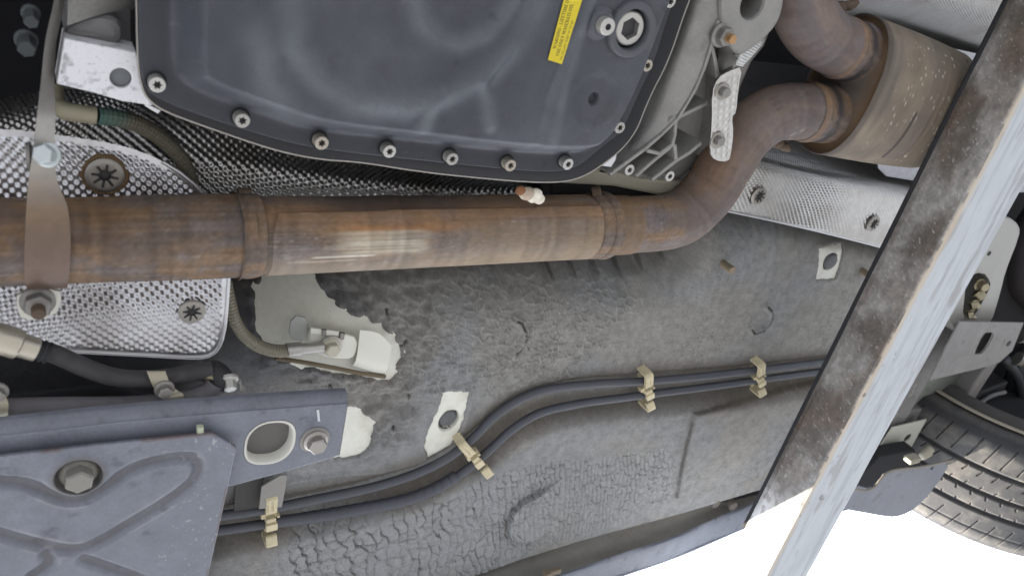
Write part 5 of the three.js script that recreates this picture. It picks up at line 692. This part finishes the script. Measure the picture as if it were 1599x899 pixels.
{ // rear wheel: axle along z
  const cx = 1.88, cy = EYE + 0.80, zi = -0.785, zo = -1.035, R = 0.347, t = thing('road_wheel', 'worn grey rear tyre with straight tread grooves in the lower right corner', 'wheel', V(cx, cy, (zi + zo) / 2));
  const W = zi - zo, nz = 150, na = 1100, gro = [0.30, 0.50, 0.66];
  const rad = (s, a) => { const edge = Math.min(s, 1 - s); let r = R - 0.02 * Math.pow(1 - clamp(edge / 0.16), 2.4) - 0.05 * Math.pow(1 - clamp(edge / 0.025), 2); let g = 0; for (const k of gro) g = Math.max(g, 1 - sstep(0.014, 0.022, Math.abs(s - k))); r -= 0.0065 * g; const c = a * R, fine = Math.abs(s - 0.83) < 0.004 ? 0.0015 : 0; r -= fine;
    const row = s < 0.30 ? 0 : s < 0.5 ? 1 : s < 0.66 ? 2 : 3, pitch = [0.031, 0.028, 0.028, 0.033][row], sl = [0.25, 0.5, -0.4, 0.3][row], off = c + sl * s * W + row * 0.011, m = Math.abs(((off / pitch) % 1 + 1) % 1 - 0.5) * pitch, part_ = row === 0 ? (s > 0.06 && s < 0.25) : row === 3 ? (s > 0.74 && s < 0.97) : row === 1 ? (s < 0.38 || s > 0.45) : (s < 0.55 || s > 0.62); if (part_ && !g) r -= 0.004 * (1 - sstep(0.0006, 0.0018, m)); return r; };
  const g = gridGeo(na, nz, (i, j) => { const a = Math.PI * lerp(0.78, 1.62, i / na), s = j / nz, r = rad(s, a); return [cx + r * Math.cos(a), cy + r * Math.sin(a), zi - s * W, a * R, s * W]; });
  const g2 = gridGeo(120, 30, (i, j) => { const a = Math.PI * lerp(-0.38, 0.78, i / 120), s = j / 30, r = R - 0.02 * Math.pow(1 - clamp(Math.min(s, 1 - s) / 0.16), 2.4) - 0.05 * Math.pow(1 - clamp(Math.min(s, 1 - s) / 0.025), 2); return [cx + r * Math.cos(a), cy + r * Math.sin(a), zi - s * W, a * R, s * W]; });
  const tone = (x, y, z) => { const rr = Math.hypot(x - cx, y + EYE - cy), n = fbm(x * 50, y * 50, z * 50), deep = sstep(0.345, 0.3405, rr) * sstep(0.32, 0.336, rr); return mix3(mix3([0.070, 0.069, 0.069], [0.110, 0.104, 0.096], sstep(0.4, 0.7, n)), [0.03, 0.03, 0.033], deep * 0.8).map(v => v * lerp(0.85, 1.12, fbm(x * 250, y * 250, z * 250, 2))); };
  part(t, 'tread', paint(merge([g, g2]), tone), mat.tyre);
  const wallG = (z, sg) => gridGeo(200, 16, (i, j) => { const a = i / 200 * Math.PI * 2, s = j / 16, r = lerp(R - 0.068, 0.235, s), bul = 0.014 * Math.sin(Math.PI * s); return [cx + r * Math.cos(a), cy + r * Math.sin(a), z + sg * bul, a * r, s]; });
  part(t, 'sidewall', paint(merge([wallG(zi, 1), wallG(zo, -1)]), (x, y, z) => [0.06, 0.058, 0.056]), mat.tyre);
  const rimG = gridGeo(160, 6, (i, j) => { const a = i / 160 * Math.PI * 2, [r, dz] = [[0.296, 0.002], [0.302, 0.005], [0.299, 0.008], [0.29, 0.006], [0.25, -0.01], [0.24, -0.05], [0.24, -0.2]][j]; return [cx + r * Math.cos(a), cy + r * Math.sin(a), zi + dz, a, j]; });
  part(t, 'rim', rimG, M('tan rim edge', { color: lin(0.32, 0.29, 0.23), roughness: 0.6 }));
  part(t, 'hub', sweep([V(cx, cy, zo + 0.03), V(cx, cy, zi - 0.06)], 0.16, 8, 32, { cap: true }), mat.dark);
}
{
  const H = 0.615, t = thing('air_deflector', 'smooth blue grey plastic deflector panel in front of the rear tyre', 'deflector', P(1400, 765, H));
  const o = chaikin(XZ([[1300, 780], [1335, 757], [1362, 764], [1375, 752], [1384, 738], [1440, 729], [1488, 719], [1462, 760], [1430, 795], [1408, 806], [1390, 808], [1340, 799], [1280, 788]], H), 1), hc = P(1456, 731, H);
  part(t, 'panel', paint(slab(o, H, 0.004, 0.0012), (x, y, z) => [0.24, 0.255, 0.295]), mat.blue);
  place(t, 'fixing_hole', lathe([[0.0001, -0.0006], [0.0036, -0.0006], [0.0042, 0.001]], 18), mat.socket, hc);
  part(t, 'rolled_lip', sweep(XYZ([[1330, 762], [1352, 766], [1366, 760], [1376, 748], [1386, 738], [1440, 729], [1488, 719]], H), 0.0022, 100, 10), M('dusty lip', { color: lin(0.22, 0.2, 0.17), roughness: 0.7 }));
  const dc = M('dusty clip', { color: lin(0.3, 0.28, 0.22), roughness: 0.7 }); part(t, 'clip', box(0.03, 0.02, 0.012, P(1425, 716, 0.66).x, P(1425, 716, 0.66).y, P(1425, 716, 0.66).z, 0.004), dc); part(t, 'clip', sweep(XYZ([[1455, 700], [1440, 712], [1452, 706]], 0.68), 0.008, 12, 12, { cap: true }), dc);
  part(t, 'support', slab(XZ([[1375, 712], [1430, 702], [1440, 728], [1410, 750], [1370, 775], [1335, 780], [1345, 742]], 0.70), 0.70, 0.03, 0.004), mat.dark);
}

renderer.render(scene, camera);
